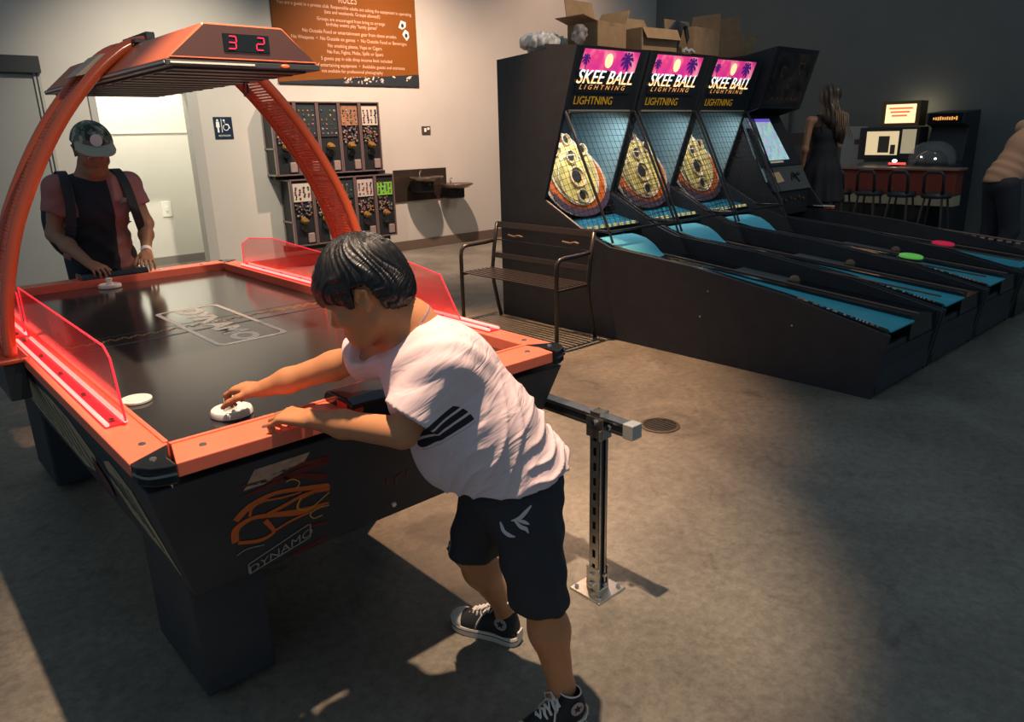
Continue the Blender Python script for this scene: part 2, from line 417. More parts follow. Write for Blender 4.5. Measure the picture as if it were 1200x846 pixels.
# casing round the opening
CASM = mat('grey_casing', (.40, .385, .345), .55)
w = B(); w.bb(OX1 - .006, OX1 + .11, YW - .02, YW + .13, 0, OH); w.bb(OX0 - .06, OX0 + .006, YW - .02, YW + .13, 0, OH); w.bb(OX0 - .06, OX1 + .11, YW - .02, YW + .13, OH - .006, OH + .1)
struct('trim_1', w, CASM, bevel=.004)
# door on the left with dark header
w = B(); w.bb(.30, 1.20, YW - .03, YW - .002, .01, 2.15); dr = struct('door_1', w, DOORM, bevel=.003)
w = B(); w.bb(1.2, 1.26, YW - .05, YW, 0, 2.18); w.bb(.24, .30, YW - .05, YW, 0, 2.18); f_ = mesh_obj('door_frame', w, CASM, dr, bevel=.003)
w = B(); w.bb(1.222, 1.232, YW - .056, YW - .05, 0, 2.18); mesh_obj('frame_groove', w, FRAMEM, dr)
w = B(); w.bb(.20, 1.265, YW - .09, YW, 2.16, 2.31); mesh_obj('door_header', w, FRAMEM, dr, bevel=.004)
w = B(); w.cyl((.40, YW - .03, 1.0), (.40, YW - .08, 1.0), .014); w.cyl((.40, YW - .08, 1.0), (.53, YW - .08, 1.0), .011); mesh_obj('door_handle', w, STEEL, dr, smooth=True)

# wall fittings
t = thing('light_switch', (2.62, 8.3, .9), 'small white switch plate on the bright wall inside the doorway', 'switch')
mesh_obj('plate', B().bb(2.62, 2.74, 8.288, 8.3, .60, .79), WHITE, t, bevel=.003)
mesh_obj('toggle', B().box((2.68, 8.282, .695), (.02, .016, .05)), WHITE, t, bevel=.003)
t = thing('thermostat', (5.72, YW, 1.6), 'small dark square wall control with a white dial right of the vending machines', 'wall control')
mesh_obj('plate', B().bb(5.66, 5.80, YW - .02, YW, 1.535, 1.635), mat('dark_plate', (.07, .05, .04), .4), t, bevel=.004)
mesh_obj('button', B().bb(5.69, 5.722, YW - .03, YW - .02, 1.56, 1.61), WHITE, t, bevel=.002); mesh_obj('button', B().bb(5.74, 5.775, YW - .03, YW - .02, 1.585, 1.615), WHITE, t, bevel=.002)

# restroom sign
t = thing('restroom_sign', (2.955, YW, 1.64), 'dark blue restroom sign with white person and wheelchair symbols', 'sign')
mesh_obj('plate', B().bb(2.85, 3.06, YW - .01, YW, 1.53, 1.765), mat('navy_plastic', (.010, .022, .045), .4), t, bevel=.004)
b = B(); yf = YW - .013; SW = mat('sign_white', (.75, .75, .70), .5)
def fr(pts, th=.003): b.poly([(x, yf, z) for x, z in pts], th, (0, 1, 0))
def disc(cx, cz, r): fr([(cx + r * cos(a), cz + r * sin(a)) for a in [2 * pi * i / 14 for i in range(14)]])
disc(2.893, 1.728, .012); fr([(2.876, 1.713), (2.910, 1.713), (2.914, 1.655), (2.903, 1.655), (2.902, 1.600), (2.884, 1.600), (2.883, 1.655), (2.872, 1.655)])
b.bb(2.932, 2.938, yf, yf + .003, 1.60, 1.745)
disc(2.966, 1.728, .011); fr([(2.960, 1.714), (2.972, 1.714), (2.976, 1.68), (3.005, 1.676), (3.018, 1.64), (3.030, 1.645), (3.027, 1.652), (3.012, 1.688), (2.978, 1.692)])
for i in range(14):
    a0 = radians(120 + i * 17); a1 = radians(120 + (i + 1) * 17); c0 = (2.982, 1.652)
    fr([(c0[0] + .027 * cos(a0), c0[1] + .027 * sin(a0)), (c0[0] + .034 * cos(a0), c0[1] + .034 * sin(a0)), (c0[0] + .034 * cos(a1), c0[1] + .034 * sin(a1)), (c0[0] + .027 * cos(a1), c0[1] + .027 * sin(a1))])
text_b(b, 'RESTROOM', (2.955, yf - .001, 1.556), (1, 0, 0), (0, 0, 1), .026)
mesh_obj('symbols', b, SW, t)

# poster
def poster():
    x0, x1, z0, z1 = 3.67, 5.65, 2.135, 3.20; yy = YW - .025
    t = thing('rules_poster', (4.66, YW, 2.135), 'large orange rules poster with lines of white text high on the wall', 'poster')
    mesh_obj('board', B().bb(x0, x1, yy, YW, z0, z1), mat('poster_orange', (.185, .058, .008), .6, spec=.2, noise=(1.2, .12)), t)
    b = B(); b.poly([(x0, yy - .002, z0), (x1, yy - .002, z0), (x1, yy - .002, z0 + .15), (x0, yy - .002, z0 + .015)], .002, (0, 1, 0)); mesh_obj('black_band', b, BLK, t)
    b = B(); rng = random.Random(4)
    for i in range(34):
        x = x0 + .85 + rng.random() * 1.05; s = .006 + rng.random() * .012; z = z0 + .02 + rng.random() * (.015 + .1 * (x - x0) / 2)
        b.box((x, yy - .004, z), (s, .002, s * (1 + rng.random() * 2)), Matrix.Rotation(rng.random() * 2, 3, 'Y'))
    mesh_obj('confetti_pattern', b, mat('poster_cream', (.72, .55, .42), .6), t)
    b = B(); R, U = (1, 0, 0), (0, 0, 1)
    TX = mat('poster_white', (.62, .40, .28), .6)
    lines = [(4.66, 2.985, .055, 'You are a guest in a private club. Responsible adults are asking the equipment is operating'),
             (4.72, 2.925, .055, '(late and weekends. Groups allowed!)'), (4.70, 2.845, .055, 'Groups are encouraged from bring to arrange'),
             (4.70, 2.79, .055, 'birthday events play "family games"'), (4.68, 2.705, .058, 'No Outside Food or entertainment gear from these arcades'),
             (4.68, 2.63, .058, 'No Weapons  •  No Outside on games  •  No Outside Food or Beverages'), (4.72, 2.555, .058, 'No smoking please, Vape or Cigars'),
             (4.72, 2.485, .058, 'No Fun, Fights, Mobs, Spills or Spurs'), (4.74, 2.41, .058, '5 guests pay in side drop income limit included'),
             (4.76, 2.335, .058, 'All of entertaining equipment  •  Available guests and entrance'), (4.66, 2.27, .055, 'not available for professional photography'), (4.72, 2.195, .05, 'HAVE FUN')]
    for cx, z, s, tx in lines: text_b(b, tx, (cx, yy - .001, z), R, U, s, xs=.92)
    text_b(b, 'RULES', (4.66, yy - .001, 3.055), R, U, .13, xs=.72)
    mesh_obj('lettering', b, TX, t)
    for cx, cz, a in ((5.435, 2.87, .25), (5.485, 2.755, -.9)):
        b = B(); Rm = Matrix.Rotation(a, 3, 'Y')
        pts = [Rm @ Vector((x, 0, z)) + Vector((cx, yy - .002, cz)) for x, z in ((-.05, -.045), (-.03, .05), (.045, .05), (.055, -.005), (.01, -.05))]
        b.poly(pts, .002, (0, 1, 0)); c = mesh_obj('paper_cup_picture', b, mat('poster_cup', (.72, .66, .62), .6), t)
        b = B(); b.poly([(cx + .022 * cos(q), yy - .005, cz - .005 + .026 * sin(q)) for q in [i * pi / 8 for i in range(16)]], .002, (0, 1, 0)); mesh_obj('dark_dot', b, BLK, c)
poster()

# vending machines on the wall: two rows of five capsule dispensers, every column a machine
def dispensers():
    rng = random.Random(11); y1 = YW; yf = 6.55
    frame_m = mat('dispenser_black', (.016, .017, .02), .4); edge = mat('dispenser_edge', (.42, .36, .32), .35, metal=.6)
    cards = {'plain': (.02, .022, .025), 'cream': (.45, .40, .32), 'green': (.16, .42, .04), 'pinkframe': (.42, .34, .30), 'orange': (.25, .12, .06), 'teal': (.018, .026, .028)}
    brass = mat('brass_knob', (.42, .24, .07), .35, metal=.5); flapm = mat('grey_flap', (.24, .18, .16), .4)
    caps = [mat('capsule_' + n, c, .3) for n, c in (('blue', (.02, .035, .08)), ('pink', (.14, .04, .09)), ('yellow', (.20, .13, .05)), ('white', (.20, .17, .15)), ('green', (.03, .07, .035)), ('orange', (.17, .07, .03)), ('brown', (.06, .035, .025)))]
    grp = 'bulk capsule dispensers on the wall'
    def unit(x0, x1, z0, z1, card, fill, label, cen):
        t = thing('capsule_dispenser', ((x0 + x1) / 2, y1, z0), label, 'vending machine', grp)
        wd = x1 - x0
        b = B(); b.bb(x0, x1, yf + .01, y1, z0, z1); mesh_obj('housing', b, frame_m, t)
        b = B()
        for x in (x0 + .009, x1 - .009): b.bb(x - .009, x + .009, yf - .012, yf + .012, z0, z1)
        for z in (z0 + .008, z1 - .008): b.bb(x0 + .018, x1 - .018, yf - .01, yf + .01, z - .008, z + .008)
        mesh_obj('trim_frame', b, mat('dispenser_trim', (.13, .085, .08), .35), t, bevel=.002)
        zm = z0 + (z1 - z0) * .40
        b = B(); cz0 = zm + (z1 - zm) * (.45 if fill else .2); b.bb(x0 + .03, x1 - .03, yf - .004, yf + .012, cz0, z1 - .05 if card != 'green' else z1 - .1)
        cm = mat('card_' + card, cards[card], .5, noise=(35, .35) if card in ('orange',) else None)
        cd = mesh_obj('display_card', b, cm, t)
        if card != 'plain':
            b = B()
            for i in range(6):
                for j in range(4):
                    if rng.random() < .2: continue
                    x = x0 + .06 + j * (wd - .12) / 3 + rng.uniform(-.008, .008); z = cz0 + .035 + i * (z1 - .1 - cz0 - .03) / 5.2
                    b.cur = rng.randrange(7) if card == 'orange' or card == 'teal' else rng.choice([0, 0, 1, 5, 6]); b.ell((x, yf - .006, z), (rng.uniform(.010, .017), .005, rng.uniform(.010, .018)), seg=8, ring=5)
            mesh_obj('prize_pictures', b, caps, cd, smooth='all')
        if fill:
            b = B()
            for i in range(40):
                b.cur = rng.randrange(7); x = rng.uniform(x0 + .045, x1 - .045); z = rng.uniform(zm + .02, cz0 - .01)
                b.ell((x, yf - .002, z), (.016, .012, .016), seg=7, ring=5)
            o = mesh_obj('capsules', b, caps, t, smooth='all'); o['kind'] = 'stuff'
        b = B(); kz = zm - .01
        b.cyl((x0 + wd * .45, yf - .01, kz), (x0 + wd * .45, yf - .05, kz), .042, .036, 14); b.box((x0 + wd * .45, yf - .06, kz), (.075, .02, .018)); mesh_obj('coin_mechanism', b, brass, t, smooth=True)
        b = B(); b.cyl((x0 + wd * .45, yf - .005, kz - .085), (x0 + wd * .45, yf - .03, kz - .085), .045, .045, 14); mesh_obj('dial', b, CHROME, t, smooth=True)
        b = B(); b.bb(x1 - .12, x1 - .035, yf - .02, yf + .01, z0 + .035, z0 + .15); mesh_obj('flap', b, flapm, t, bevel=.008)
        if cen:
            b = B()
            for z in (z0 + .01, z0 + (z1 - z0) * .37, z1 - .01): b.bb(x0 - .012, x0, yf, y1, z - .009, z + .009)
            for y in (yf + .009, y1 - .02): b.bb(x0 - .012, x0, y - .009, y + .009, z0, z1)
            mesh_obj('side_rail', b, edge, t)
    up = [('plain', 1, 'tall black capsule dispenser at the left end of the upper row'), ('teal', 0, 'black capsule dispenser second from left in the upper row, behind the red arch'),
          ('teal', 0, 'dispenser with small round prize pictures in the middle of the upper row'), ('orange', 1, 'dispenser with a busy orange brown prize card in the upper row'), ('cream', 1, 'dispenser with white card of prizes at the right end of the upper row')]
    for i, (c, f, lb) in enumerate(up): x = 3.415 + i * .285; unit(x, x + .282, 1.10, 1.925, c, f, lb, i == 0)
    dn = [('cream', 1, 'dispenser with white card at the left end of the lower row'), ('teal', 1, 'dark capsule dispenser second in the lower row, behind the red arch'),
          ('teal', 1, 'dark dispenser in the middle of the lower row above the boy'), ('pinkframe', 1, 'dispenser with pink framed pale card in the lower row'), ('green', 1, 'dispenser with bright green card at the right end of the lower row')]
    for i, (c, f, lb) in enumerate(dn): x = 3.545 + i * .288; unit(x, x + .285, .27, 1.055, c, f, lb, i == 0)
    t = thing('mounting_frame', (3.6, YW, .2), 'dark metal frame behind the two rows of capsule dispensers', 'frame')
    mesh_obj('bar', B().bb(3.44, 4.95, YW - .13, YW, 1.058, 1.098), frame_m, t); mesh_obj('bar', B().bb(3.5, 4.98, YW - .10, YW, .20, .268), frame_m, t)
dispensers()

# drinking fountains
FNT = mat('fountain_steel', (.42, .33, .26), .28, metal=1.); FPL = mat('fountain_backplate', (.14, .10, .08), .22, metal=.8)
t = thing('fountain_panel', (5.62, YW, .64), 'dark steel wall panel behind the drinking fountains', 'panel')
mesh_obj('panel', B().bb(5.15, 6.03, YW - .02, YW, .66, 1.08), FPL, t, bevel=.004)
def fountain(cx, z, label):
    t = thing('drinking_fountain', (cx, YW - .02, z), label, 'drinking fountain', 'drinking fountains on the wall')
    b = B(); prof = [(.02, -.07), (.15, -.055), (.21, -.015), (.225, .0), (.215, .004), (.15, -.02), (.01, -.03)]
    rings = []
    for r, zz in prof: rings.append([Vector((cx + r * 1.05 * cos(a), YW - .27 + r * 1.0 * sin(a), z + zz)) for a in [2 * pi * i / 28 for i in range(28)]])
    b.loft(rings); mesh_obj('basin', b, FNT, t, smooth='all')
    b = B(); b.bb(cx - .11, cx + .11, YW - .30, YW - .021, z - .20, z - .05); mesh_obj('housing', b, mat('fountain_black', (.02, .02, .022), .35), t, bevel=.02)
    b = B(); b.tube([(cx, YW - .12, z - .01), (cx, YW - .12, z + .05), (cx - .01, YW - .16, z + .075)], .012); mesh_obj('spout', b, CHROME, t, smooth=True)
    b = B(); b.cyl((cx + .02, YW - .30, z - .10), (cx + .02, YW - .315, z - .10), .022); mesh_obj('push_button', b, CHROME, t, smooth=True)
fountain(5.50, .985, 'higher drinking fountain mounted in front of the dark panel')
fountain(6.02, .865, 'lower drinking fountain at the right edge of the dark panel')
b = B(); b.cyl((5.9, YW - .02, .58), (5.9, YW - .12, .58), .0, .0)

# floor drain
t = thing('floor_drain', (2.55, .46, 0), 'round dark floor drain in the concrete beyond the steel rail', 'drain')
b = B(); b.lathe((2.55, .46, 0), [(.105, .0005), (.105, .004), (.088, .005), (.088, .0008)], 36); mesh_obj('rim', b, mat('drain_rim', (.10, .08, .06), .5, metal=.6), t, smooth=True)
b = B(); b.cyl((2.55, .46, .0006), (2.55, .46, .0018), .088, .088, 32); g = mesh_obj('grate', b, mat('drain_dark', (.012, .012, .012), .6), t)
b = B()
for i in range(-3, 4):
    h = math.sqrt(.086 ** 2 - (i * .024) ** 2); b.bb(2.55 + i * .024 - .004, 2.55 + i * .024 + .004, .46 - h, .46 + h, .0018, .0042)
mesh_obj('bar', b, mat('drain_bar', (.03, .028, .025), .5, metal=.5), g)
# ------------------------------------------------------------------ air hockey table
ZR = .84; ZF = .805; TW = 1.12; TL = 2.46
def table():
    t = thing('air_hockey_table', (.56, 1.2, 0), 'long black air hockey table with orange red rails and an arched score hood', 'air hockey table')
    playm = mat('playfield_black', (.030, .029, .028), .13, spec=.9)
    o = mesh_obj('playfield', B().bb(-.02, TW + .02, -.04, TL + .02, ZF - .03, ZF), playm, t)
    # graphics on the playfield
    b = B(); g = (.62, .60, .54); GM = mat('playfield_white', (.75, .72, .64), .3)
    def rr(cx, cy, hx, hy, r, wd, z=ZF + .0005):
        P = []
        for sx, sy, a0 in ((1, 1, 0), (-1, 1, 90), (-1, -1, 180), (1, -1, 270)):
            for k in range(6):
                a = radians(a0 + k * 18); P.append((cx + sx * (hx - r) + r * cos(a), cy + sy * (hy - r) + r * sin(a)))
        n = len(P); outer = [(x, y, z) for x, y in P]; inner = [(cx + (x - cx) * (1 - wd / hx), cy + (y - cy) * (1 - wd / hy), z) for x, y in P]
        b.add(outer + inner, [(i, (i + 1) % n, (i + 1) % n + n, i + n) for i in range(n)])
    rr(.59, 1.215, .135, .36, .03, .018, ZF + .001)
    text_b(b, 'DYNAMO', (.59 - .05, 1.215, ZF - .0003), (0, -1, 0), (1, 0, 0), .13, xs=1.2, bold=.006)
    mesh_obj('centre_logo', b, GM, o)
    b = B(); b.bb(0, TW, 1.145, 1.160, ZF, ZF + .0006); mesh_obj('centre_line_dark', b, BLK, o)
    b = B(); b.bb(0, TW, 1.30, 1.304, ZF, ZF + .0006); mesh_obj('centre_line_thin', b, BLK, o)
    b = B()
    for i in range(24):
        x = .0 + i * .0475
        ribbon(b, [(x, 1.235, ZF + .0004), (x + .012, 1.262, ZF + .0004), (x + .026, 1.225, ZF + .0004), (x + .040, 1.25, ZF + .0004), (x + .047, 1.235, ZF + .0004)], .0045, (0, 0, 1), .0004, 4)
    mesh_obj('centre_flame_band', b, mat('gold_print', (.20, .11, .035), .35), o)
    # rails: side rails and end rails, each a part with its bolts
    def rail(name, poly, lip=None):
        b = B(); b.prism(poly, ZR - .035, ZR, axis=2)
        return mesh_obj(name, b, RED, t, bevel=.003)
    rl = rail('side_rail', [(-.10, -.075), (0, -.015), (0, TL + .01), (-.10, TL + .07)])
    rr_ = rail('side_rail', [(TW + .09, -.075), (TW, -.015), (TW, TL + .01), (TW + .09, TL + .07)])
    rn = rail('end_rail', [(-.025, -.145), (TW + .015, -.145), (TW + .03, -.02), (0.005, -.02)])
    rf = rail('end_rail', [(-.025, TL + .145), (TW + .015, TL + .145), (TW + .03, TL + .02), (0.005, TL + .02)])
    # raised inner lips
    for r_, bx in ((rl, (-.008, .004, -.01, TL)), (rr_, (TW - .004, TW + .008, -.01, TL))):
        b = B(); b.bb(*bx, ZF - .001, ZR + .004); mesh_obj('inner_lip', b, RED, r_, bevel=.002)
    for r_, bx in ((rn, (.0, TW, -.030, -.018)), (rf, (0, TW, TL + .012, TL + .024))):
        b = B(); b.bb(*bx, ZF - .001, ZR + .004); mesh_obj('inner_lip', b, RED, r_, bevel=.002)
    def bolt(x, y, par):
        b = B(); b.cyl((x, y, ZR), (x, y, ZR + .003), .009, .008, 14); o = mesh_obj('bolt', b, STEEL, par, smooth=True)
        b = B(); b.cyl((x, y, ZR + .003), (x, y, ZR + .0036), .0045, .0045, 10); return o
    for x in (.055, .205, .34, .62, .78, .93, 1.08): bolt(x, -.085, rn)
    for x in (.1, .36, .8, 1.02): bolt(x, TL + .085, rf)
    for y in (.02, 2.42): bolt(-.045, y, rl); bolt(TW + .045, y, rr_)
    # black corner castings
    for sx in (0, 1):
        for sy in (0, 1):
            fx = (lambda x: x) if sx == 0 else (lambda x: TW - x); fy = (lambda y: y) if sy == 0 else (lambda y: TL - y)
            b = B(); pts = [(-.003, -.022), (-.10, -.078), (-.096, -.105), (-.075, -.135), (-.045, -.150), (-.026, -.152), (-.028, -.10)]
            b.prism([(fx(x), fy(y)) for x, y in pts], ZR - .045, ZR + .002, axis=2); c = mesh_obj('corner_cap', b, BLKG, t, bevel=.004)
            b = B(); ribbon(b, [(fx(-.099), fy(-.085), ZR - .02), (fx(-.080), fy(-.134), ZR - .02), (fx(-.026), fy(-.154), ZR - .02)], .003, (fx(-1) - fx(0), fy(-1) - fy(0), 0), .003); mesh_obj('chrome_strip', b, CHROME, c)
            b = B(); b.cyl((fx(-.055), fy(-.09), ZR + .002), (fx(-.055), fy(-.09), ZR + .005), .008, .007, 12); mesh_obj('bolt', b, STEEL, c)
    # goal boxes in the middle of both end rails
    for sy in (0, 1):
        f = (lambda y: y) if sy == 0 else (lambda y: TL - y)
        b = B(); b.prism([(f(-.165), ZR - .03), (f(-.165), ZR + .020), (f(-.13), ZR + .032), (f(-.035), ZR + .032), (f(-.015), ZR + .015), (f(-.015), ZR - .03)], .40, .72, axis=0)
        c = mesh_obj('goal_box', b, BLKG, t, bevel=.005)
        b = B(); b.bb(.405, .43, f(-.1675), f(-.165), ZR - .0, ZR + .012); b.bb(.40 - .002, .40, f(-.14), f(-.09), ZR, ZR + .02); mesh_obj('red_print', b, mat('red_print', (.6, .05, .03), .4), c)
    # LED channels on the side rails
    led = mat('led_strip_red', (1, .2, .15), .4, emit=(1.0, .07, .06), estr=8.0); ledc = mat('led_channel_red', (.55, .02, .03), .3, emit=(1., .02, .03), estr=.6)
    acr = mat('red_acrylic', (.9, .06, .06), .05, alpha=.30, spec=.4, emit=(1., .05, .04), estr=.10); edge = mat('acrylic_edge_red', (.8, .03, .05), .3, emit=(1., .03, .05), estr=.8)
    for x0, rl_, s in ((-.078, rl, 1), (TW + .030, rr_, 1)):
        for y0, y1 in ((.185, 1.32), (1.40, 2.30)):
            b = B(); b.bb(x0, x0 + .048, y0, y1, ZR, ZR + .006); ch = mesh_obj('led_channel', b, ledc, rl_, bevel=.001)
            for xx in (x0 + .003, x0 + .045):
                b = B(); b.cyl((xx, y0, ZR + .009), (xx, y1, ZR + .009), .0055, .0055, 10); mesh_obj('led_tube', b, led, ch, smooth=True)
            n = 5
            for i in range(n):
                y = y0 + .03 + (y1 - y0 - .06) * i / (n - 1); b = B(); b.cyl((x0 + .02, y, ZR + .006), (x0 + .02, y, ZR + .013), .008, .007, 8); mesh_obj('bolt', b, BLKM, ch)
    def guard(x, pts, rl_):
        b = B(); b.prism(pts, x - .003, x + .003, axis=0); g = mesh_obj('acrylic_guard', b, acr, rl_)
        b = B(); P = [(x, p[0], p[1]) for p in pts]
        for i in range(1, len(P) - 0):
            if i < len(P): b.cyl(P[i - 1], P[i], .0028, .0028, 6)
        mesh_obj('glowing_edge', b, edge, g)
    zb = ZR + .012
    for x, rl_, sh in ((-.035, rl, 0), (TW + .055, rr_, .2)):
        guard(x, [(.175 + sh, zb), (.215 + sh * 1.35, 1.005), (.36 + sh * 1.6, 1.03) if sh else (.26, 1.028), (1.34, 1.03), (1.345, zb)], rl_)
        guard(x, [(1.42, zb), (1.40, 1.0), (1.9, 1.022), (2.20, 1.0), (2.31, .96), (2.32, zb)], rl_)
    # body: tapering apron
    b = B()
    top = [(-.085, -.115), (TW + .085, -.115), (TW + .085, TL + .115), (-.085, TL + .115)]; bot = [(.005, -.005), (TW - .005, -.005), (TW - .005, TL + .005), (.005, TL + .005)]
    b.loft([[(x, y, ZF - .03) for x, y in top], [(x, y, ZR - .07) for x, y in [(a * 1 + (0.0), c) for a, c in top]], [(x, y, .42) for x, y in bot]])
    ap = mesh_obj('apron', b, CAB, t, bevel=.004)
    for x, y in ((.02, .10), (TW - .24, 1.9), (.02, 1.9)):
        b = B(); b.bb(x, x + .20, y, y + .40, .03, .43); lg = mesh_obj('leg', b, CAB, t, bevel=.01)
        b = B(); b.cyl((x + .1, y + .2, 0), (x + .1, y + .2, .035), .045, .035, 14); mesh_obj('foot', b, BLKM, lg)
    b = B(); b.bb(TW - .2, TW - .08, .75, 1.1, .03, .43); lg = mesh_obj('leg', b, CAB, t, bevel=.01)
    b = B(); b.cyl((TW - .14, .92, 0), (TW - .14, .92, .035), .045, .035, 14); mesh_obj('foot', b, BLKM, lg)
    # flame graphics on the near apron face: plane through (y=-.115,z=.77) and (y=-.005,z=.42)
    nrm = Vector((0, -.35, -.11)).normalized()
    def ny(x, z, off=.0015): y = -.115 + (.77 - z) * (.11 / .35); return Vector((x, y, z)) + nrm * off
    def rib(name, L, w, m, off=.0015):
        b = B()
        for pts in L: ribbon(b, [ny(x, z, off) for x, z in pts], w, nrm, .0008, 6)
        return mesh_obj(name, b, m, ap)
    F1 = mat('flame_orange', (.62, .125, .022), .4); F2 = mat('flame_dark_red', (.14, .016, .012), .45); F3 = mat('flame_yellow', (.62, .34, .06), .4); F4 = mat('print_silver', (.34, .30, .25), .4)
    rib('dark_flames', [[(.122, .684), (.185, .688), (.267, .702), (.360, .704)], [(.113, .716), (.207, .705), (.28, .685), (.357, .650)], [(.25, .427), (.302, .433), (.368, .442)], [(.288, .508), (.366, .496)], [(.2, .72), (.28, .722), (.36, .712)]], [.002, .007, .008, .011, .0], F2, .0010)
    rib('orange_flames', [[(.107, .617), (.144, .646), (.2076, .660), (.2865, .643), (.3628, .620)], [(.107, .548), (.1085, .589), (.1487, .606), (.2011, .5935), (.2811, .570), (.3646, .564)]], [.009, .010, .006, .007, .011, .003], F1)
    rib('orange_flames', [[(.113, .544), (.170, .525), (.207, .534), (.198, .559), (.183, .584)], [(.189, .602), (.225, .608), (.293, .622), (.363, .612)]], [.005, .006, .005, .006, .007], F1, .0022)
    rib('orange_flames', [[(.207, .537), (.256, .551), (.313, .556)], [(.143, .615), (.149, .640), (.178, .648), (.225, .639), (.28, .634)], [(.2811, .570), (.272, .592), (.285, .613), (.33, .618)]], [.0035, .004, .003, .003, .002], F1, .0022)
    rib('yellow_lines', [[(.237, .685), (.255, .686), (.274, .6685), (.265, .651)], [(.363, .601), (.313, .571), (.281, .576), (.270, .593), (.2805, .620)], [(.347, .530), (.3205, .5305), (.310, .550), (.333, .559), (.365, .556)]], .0016, F3, .003)
    rib('silver_line', [[(.109, .504), (.135, .513), (.182, .505)]], .0012, F4, .003)
    b = B(); fr_ = [(.1395, .4591), (.3044, .5151), (.312, .513), (.3138, .469), (.3053, .4653), (.1504, .426), (.1416, .428), (.1395, .4591)]
    for i in range(len(fr_) - 1): ribbon(b, [ny(*fr_[i], .003), ny(*fr_[i + 1], .003)], .0016, nrm, .0008, 1)
    d = (ny(.3053, .4653) - ny(.1504, .418)).normalized(); up = nrm.cross(d) * -1.0
    if up.z < 0: up = -up
    text_b(b, 'DYNAMO', ny(.2290, .4540, .003) - up * .006, d, up, .0385, ex=.0005, shear=.25, xs=1.12)
    mesh_obj('maker_badge', b, F4, ap)
    b = B(); b.poly([ny(x, z, .001) for x, z in ((.128, .700), (.155, .752), (.30, .752), (.285, .728), (.245, .722), (.18, .700))], .0008, nrm); mesh_obj('painted_lit_patch', b, mat('lit_patch_tan', (.44, .29, .20), .5, noise=(40, .2)), ap)  # patch of light under the rail, painted on as a tan shape
    rib('red_marks', [[(.548, .573), (.556, .548)], [(.580, .569), (.583, .537)], [(.583, .552), (.603, .576)], [(.62, .575), (.621, .548)]], .003, F2)
    b = B(); q = ny(.586, .462, 0); b.cyl(q, q + nrm * .006, .009, .007, 12); mesh_obj('screw', b, STEEL, ap)
    # graphics on the left apron face
    nl = Vector((-.35, 0, -.09)).normalized()
    def lx(y, z, off=.0015): x = -.085 + (.77 - z) * (.09 / .35); return Vector((x, y, z)) + nl * off
    TAN = mat('tan_side_print', (.38, .30, .18), .5, noise=(18, .35))
    b = B(); b.poly([lx(*p) for p in ((.34, .70), (.22, .745), (.10, .70), (.07, .60), (.03, .47), (.10, .50), (.22, .50), (.33, .53), (.42, .60))], .001, nl)
    b.poly([lx(*p) for p in ((1.9, .60), (1.3, .73), (.9, .75), (.66, .74), (.50, .66), (.58, .60), (.74, .52), (.95, .47), (1.3, .48), (1.7, .50))], .001, nl)
    mesh_obj('tan_flames', b, TAN, ap)
    b = B()
    for i in range(7): y = .14 + i * .05; ribbon(b, [lx(y - .05, .52 + .02 * i, .003), lx(y, .60 + .012 * i, .003), lx(y + .03, .68 - .004 * i, .003)], .003, nl, .0008, 4)
    for i in range(9): y = .7 + i * .12; ribbon(b, [lx(y - .04, .52, .003), lx(y, .62, .003), lx(y + .06, .72, .003)], .004, nl, .0008, 4)
    mesh_obj('dark_lines', b, BLK, ap)
    b = B(); b.poly([lx(*p, .0035) for p in ((.56, .64), (.50, .56), (.54, .50), (.62, .50), (.64, .58))], .001, nl); mesh_obj('red_flame', b, F2, ap)
    # arch of two tubes with a perforated plate between, springing from both side rails
    half_ = [(-.128, .845), (-.120, .93), (-.095, 1.06), (-.035, 1.25), (.055, 1.43), (.155, 1.585), (.265, 1.715), (.35, 1.79), (.405, 1.822), (.47, 1.838)]
    def perf():
        m = mat('perforated_plate', (.80, .20, .09), .4); nt, bs = nodes_of(m); N = nt.nodes; Lk = nt.links
        tc = N.new('ShaderNodeTexCoord'); v = N.new('ShaderNodeTexVoronoi'); v.inputs['Scale'].default_value = 75; v.inputs['Randomness'].default_value = 0.; Lk.new(tc.outputs['UV'], v.inputs['Vector'])
        c = N.new('ShaderNodeMath'); c.operation = 'GREATER_THAN'; c.inputs[1].default_value = .36; Lk.new(v.outputs['Distance'], c.inputs[0]); Lk.new(c.outputs[0], bs.inputs['Alpha']); return m
    pm = perf()
    for s in (0, 1):
        P = [(x if s == 0 else TW - x, z) for x, z in half_]
        Q = []
        for i in range(len(P) - 1):
            p0, p1, p2, p3 = P[max(i - 1, 0)], P[i], P[i + 1], P[min(i + 2, len(P) - 1)]
            for k in range(5):
                tt = k / 5; Q.append(tuple(.5 * ((2 * p1[j]) + (p2[j] - p0[j]) * tt + (2 * p0[j] - 5 * p1[j] + 4 * p2[j] - p3[j]) * tt * tt + (3 * p1[j] - p0[j] - 3 * p2[j] + p3[j]) * tt ** 3) for j in (0, 1)))
        Q.append(P[-1])
        b = B(); b.tube([(x, 1.21, z) for x, z in Q[:-2]], .001, 4)
        # plate as UV-mapped strip
        vs, fs, uv = [], [], []; L = 0
        for i, (x, z) in enumerate(Q):
            if i: L += math.dist(Q[i], Q[i - 1])
            vs += [(x, 1.115, z), (x, 1.305, z)]; uv += [(L, 0), (L, .19)]
        n = len(Q); fs = [(2 * i, 2 * i + 1, 2 * i + 3, 2 * i + 2) for i in range(n - 1)]
        me = bpy.data.meshes.new('arch_plate'); org = ORG[t.name]; me.from_pydata([(a - org[0], c - org[1], d_ - org[2]) for a, c, d_ in vs], [], fs)
        ul = me.uv_layers.new(); 
        for lp in me.loops: ul.data[lp.index].uv = uv[lp.vertex_index]
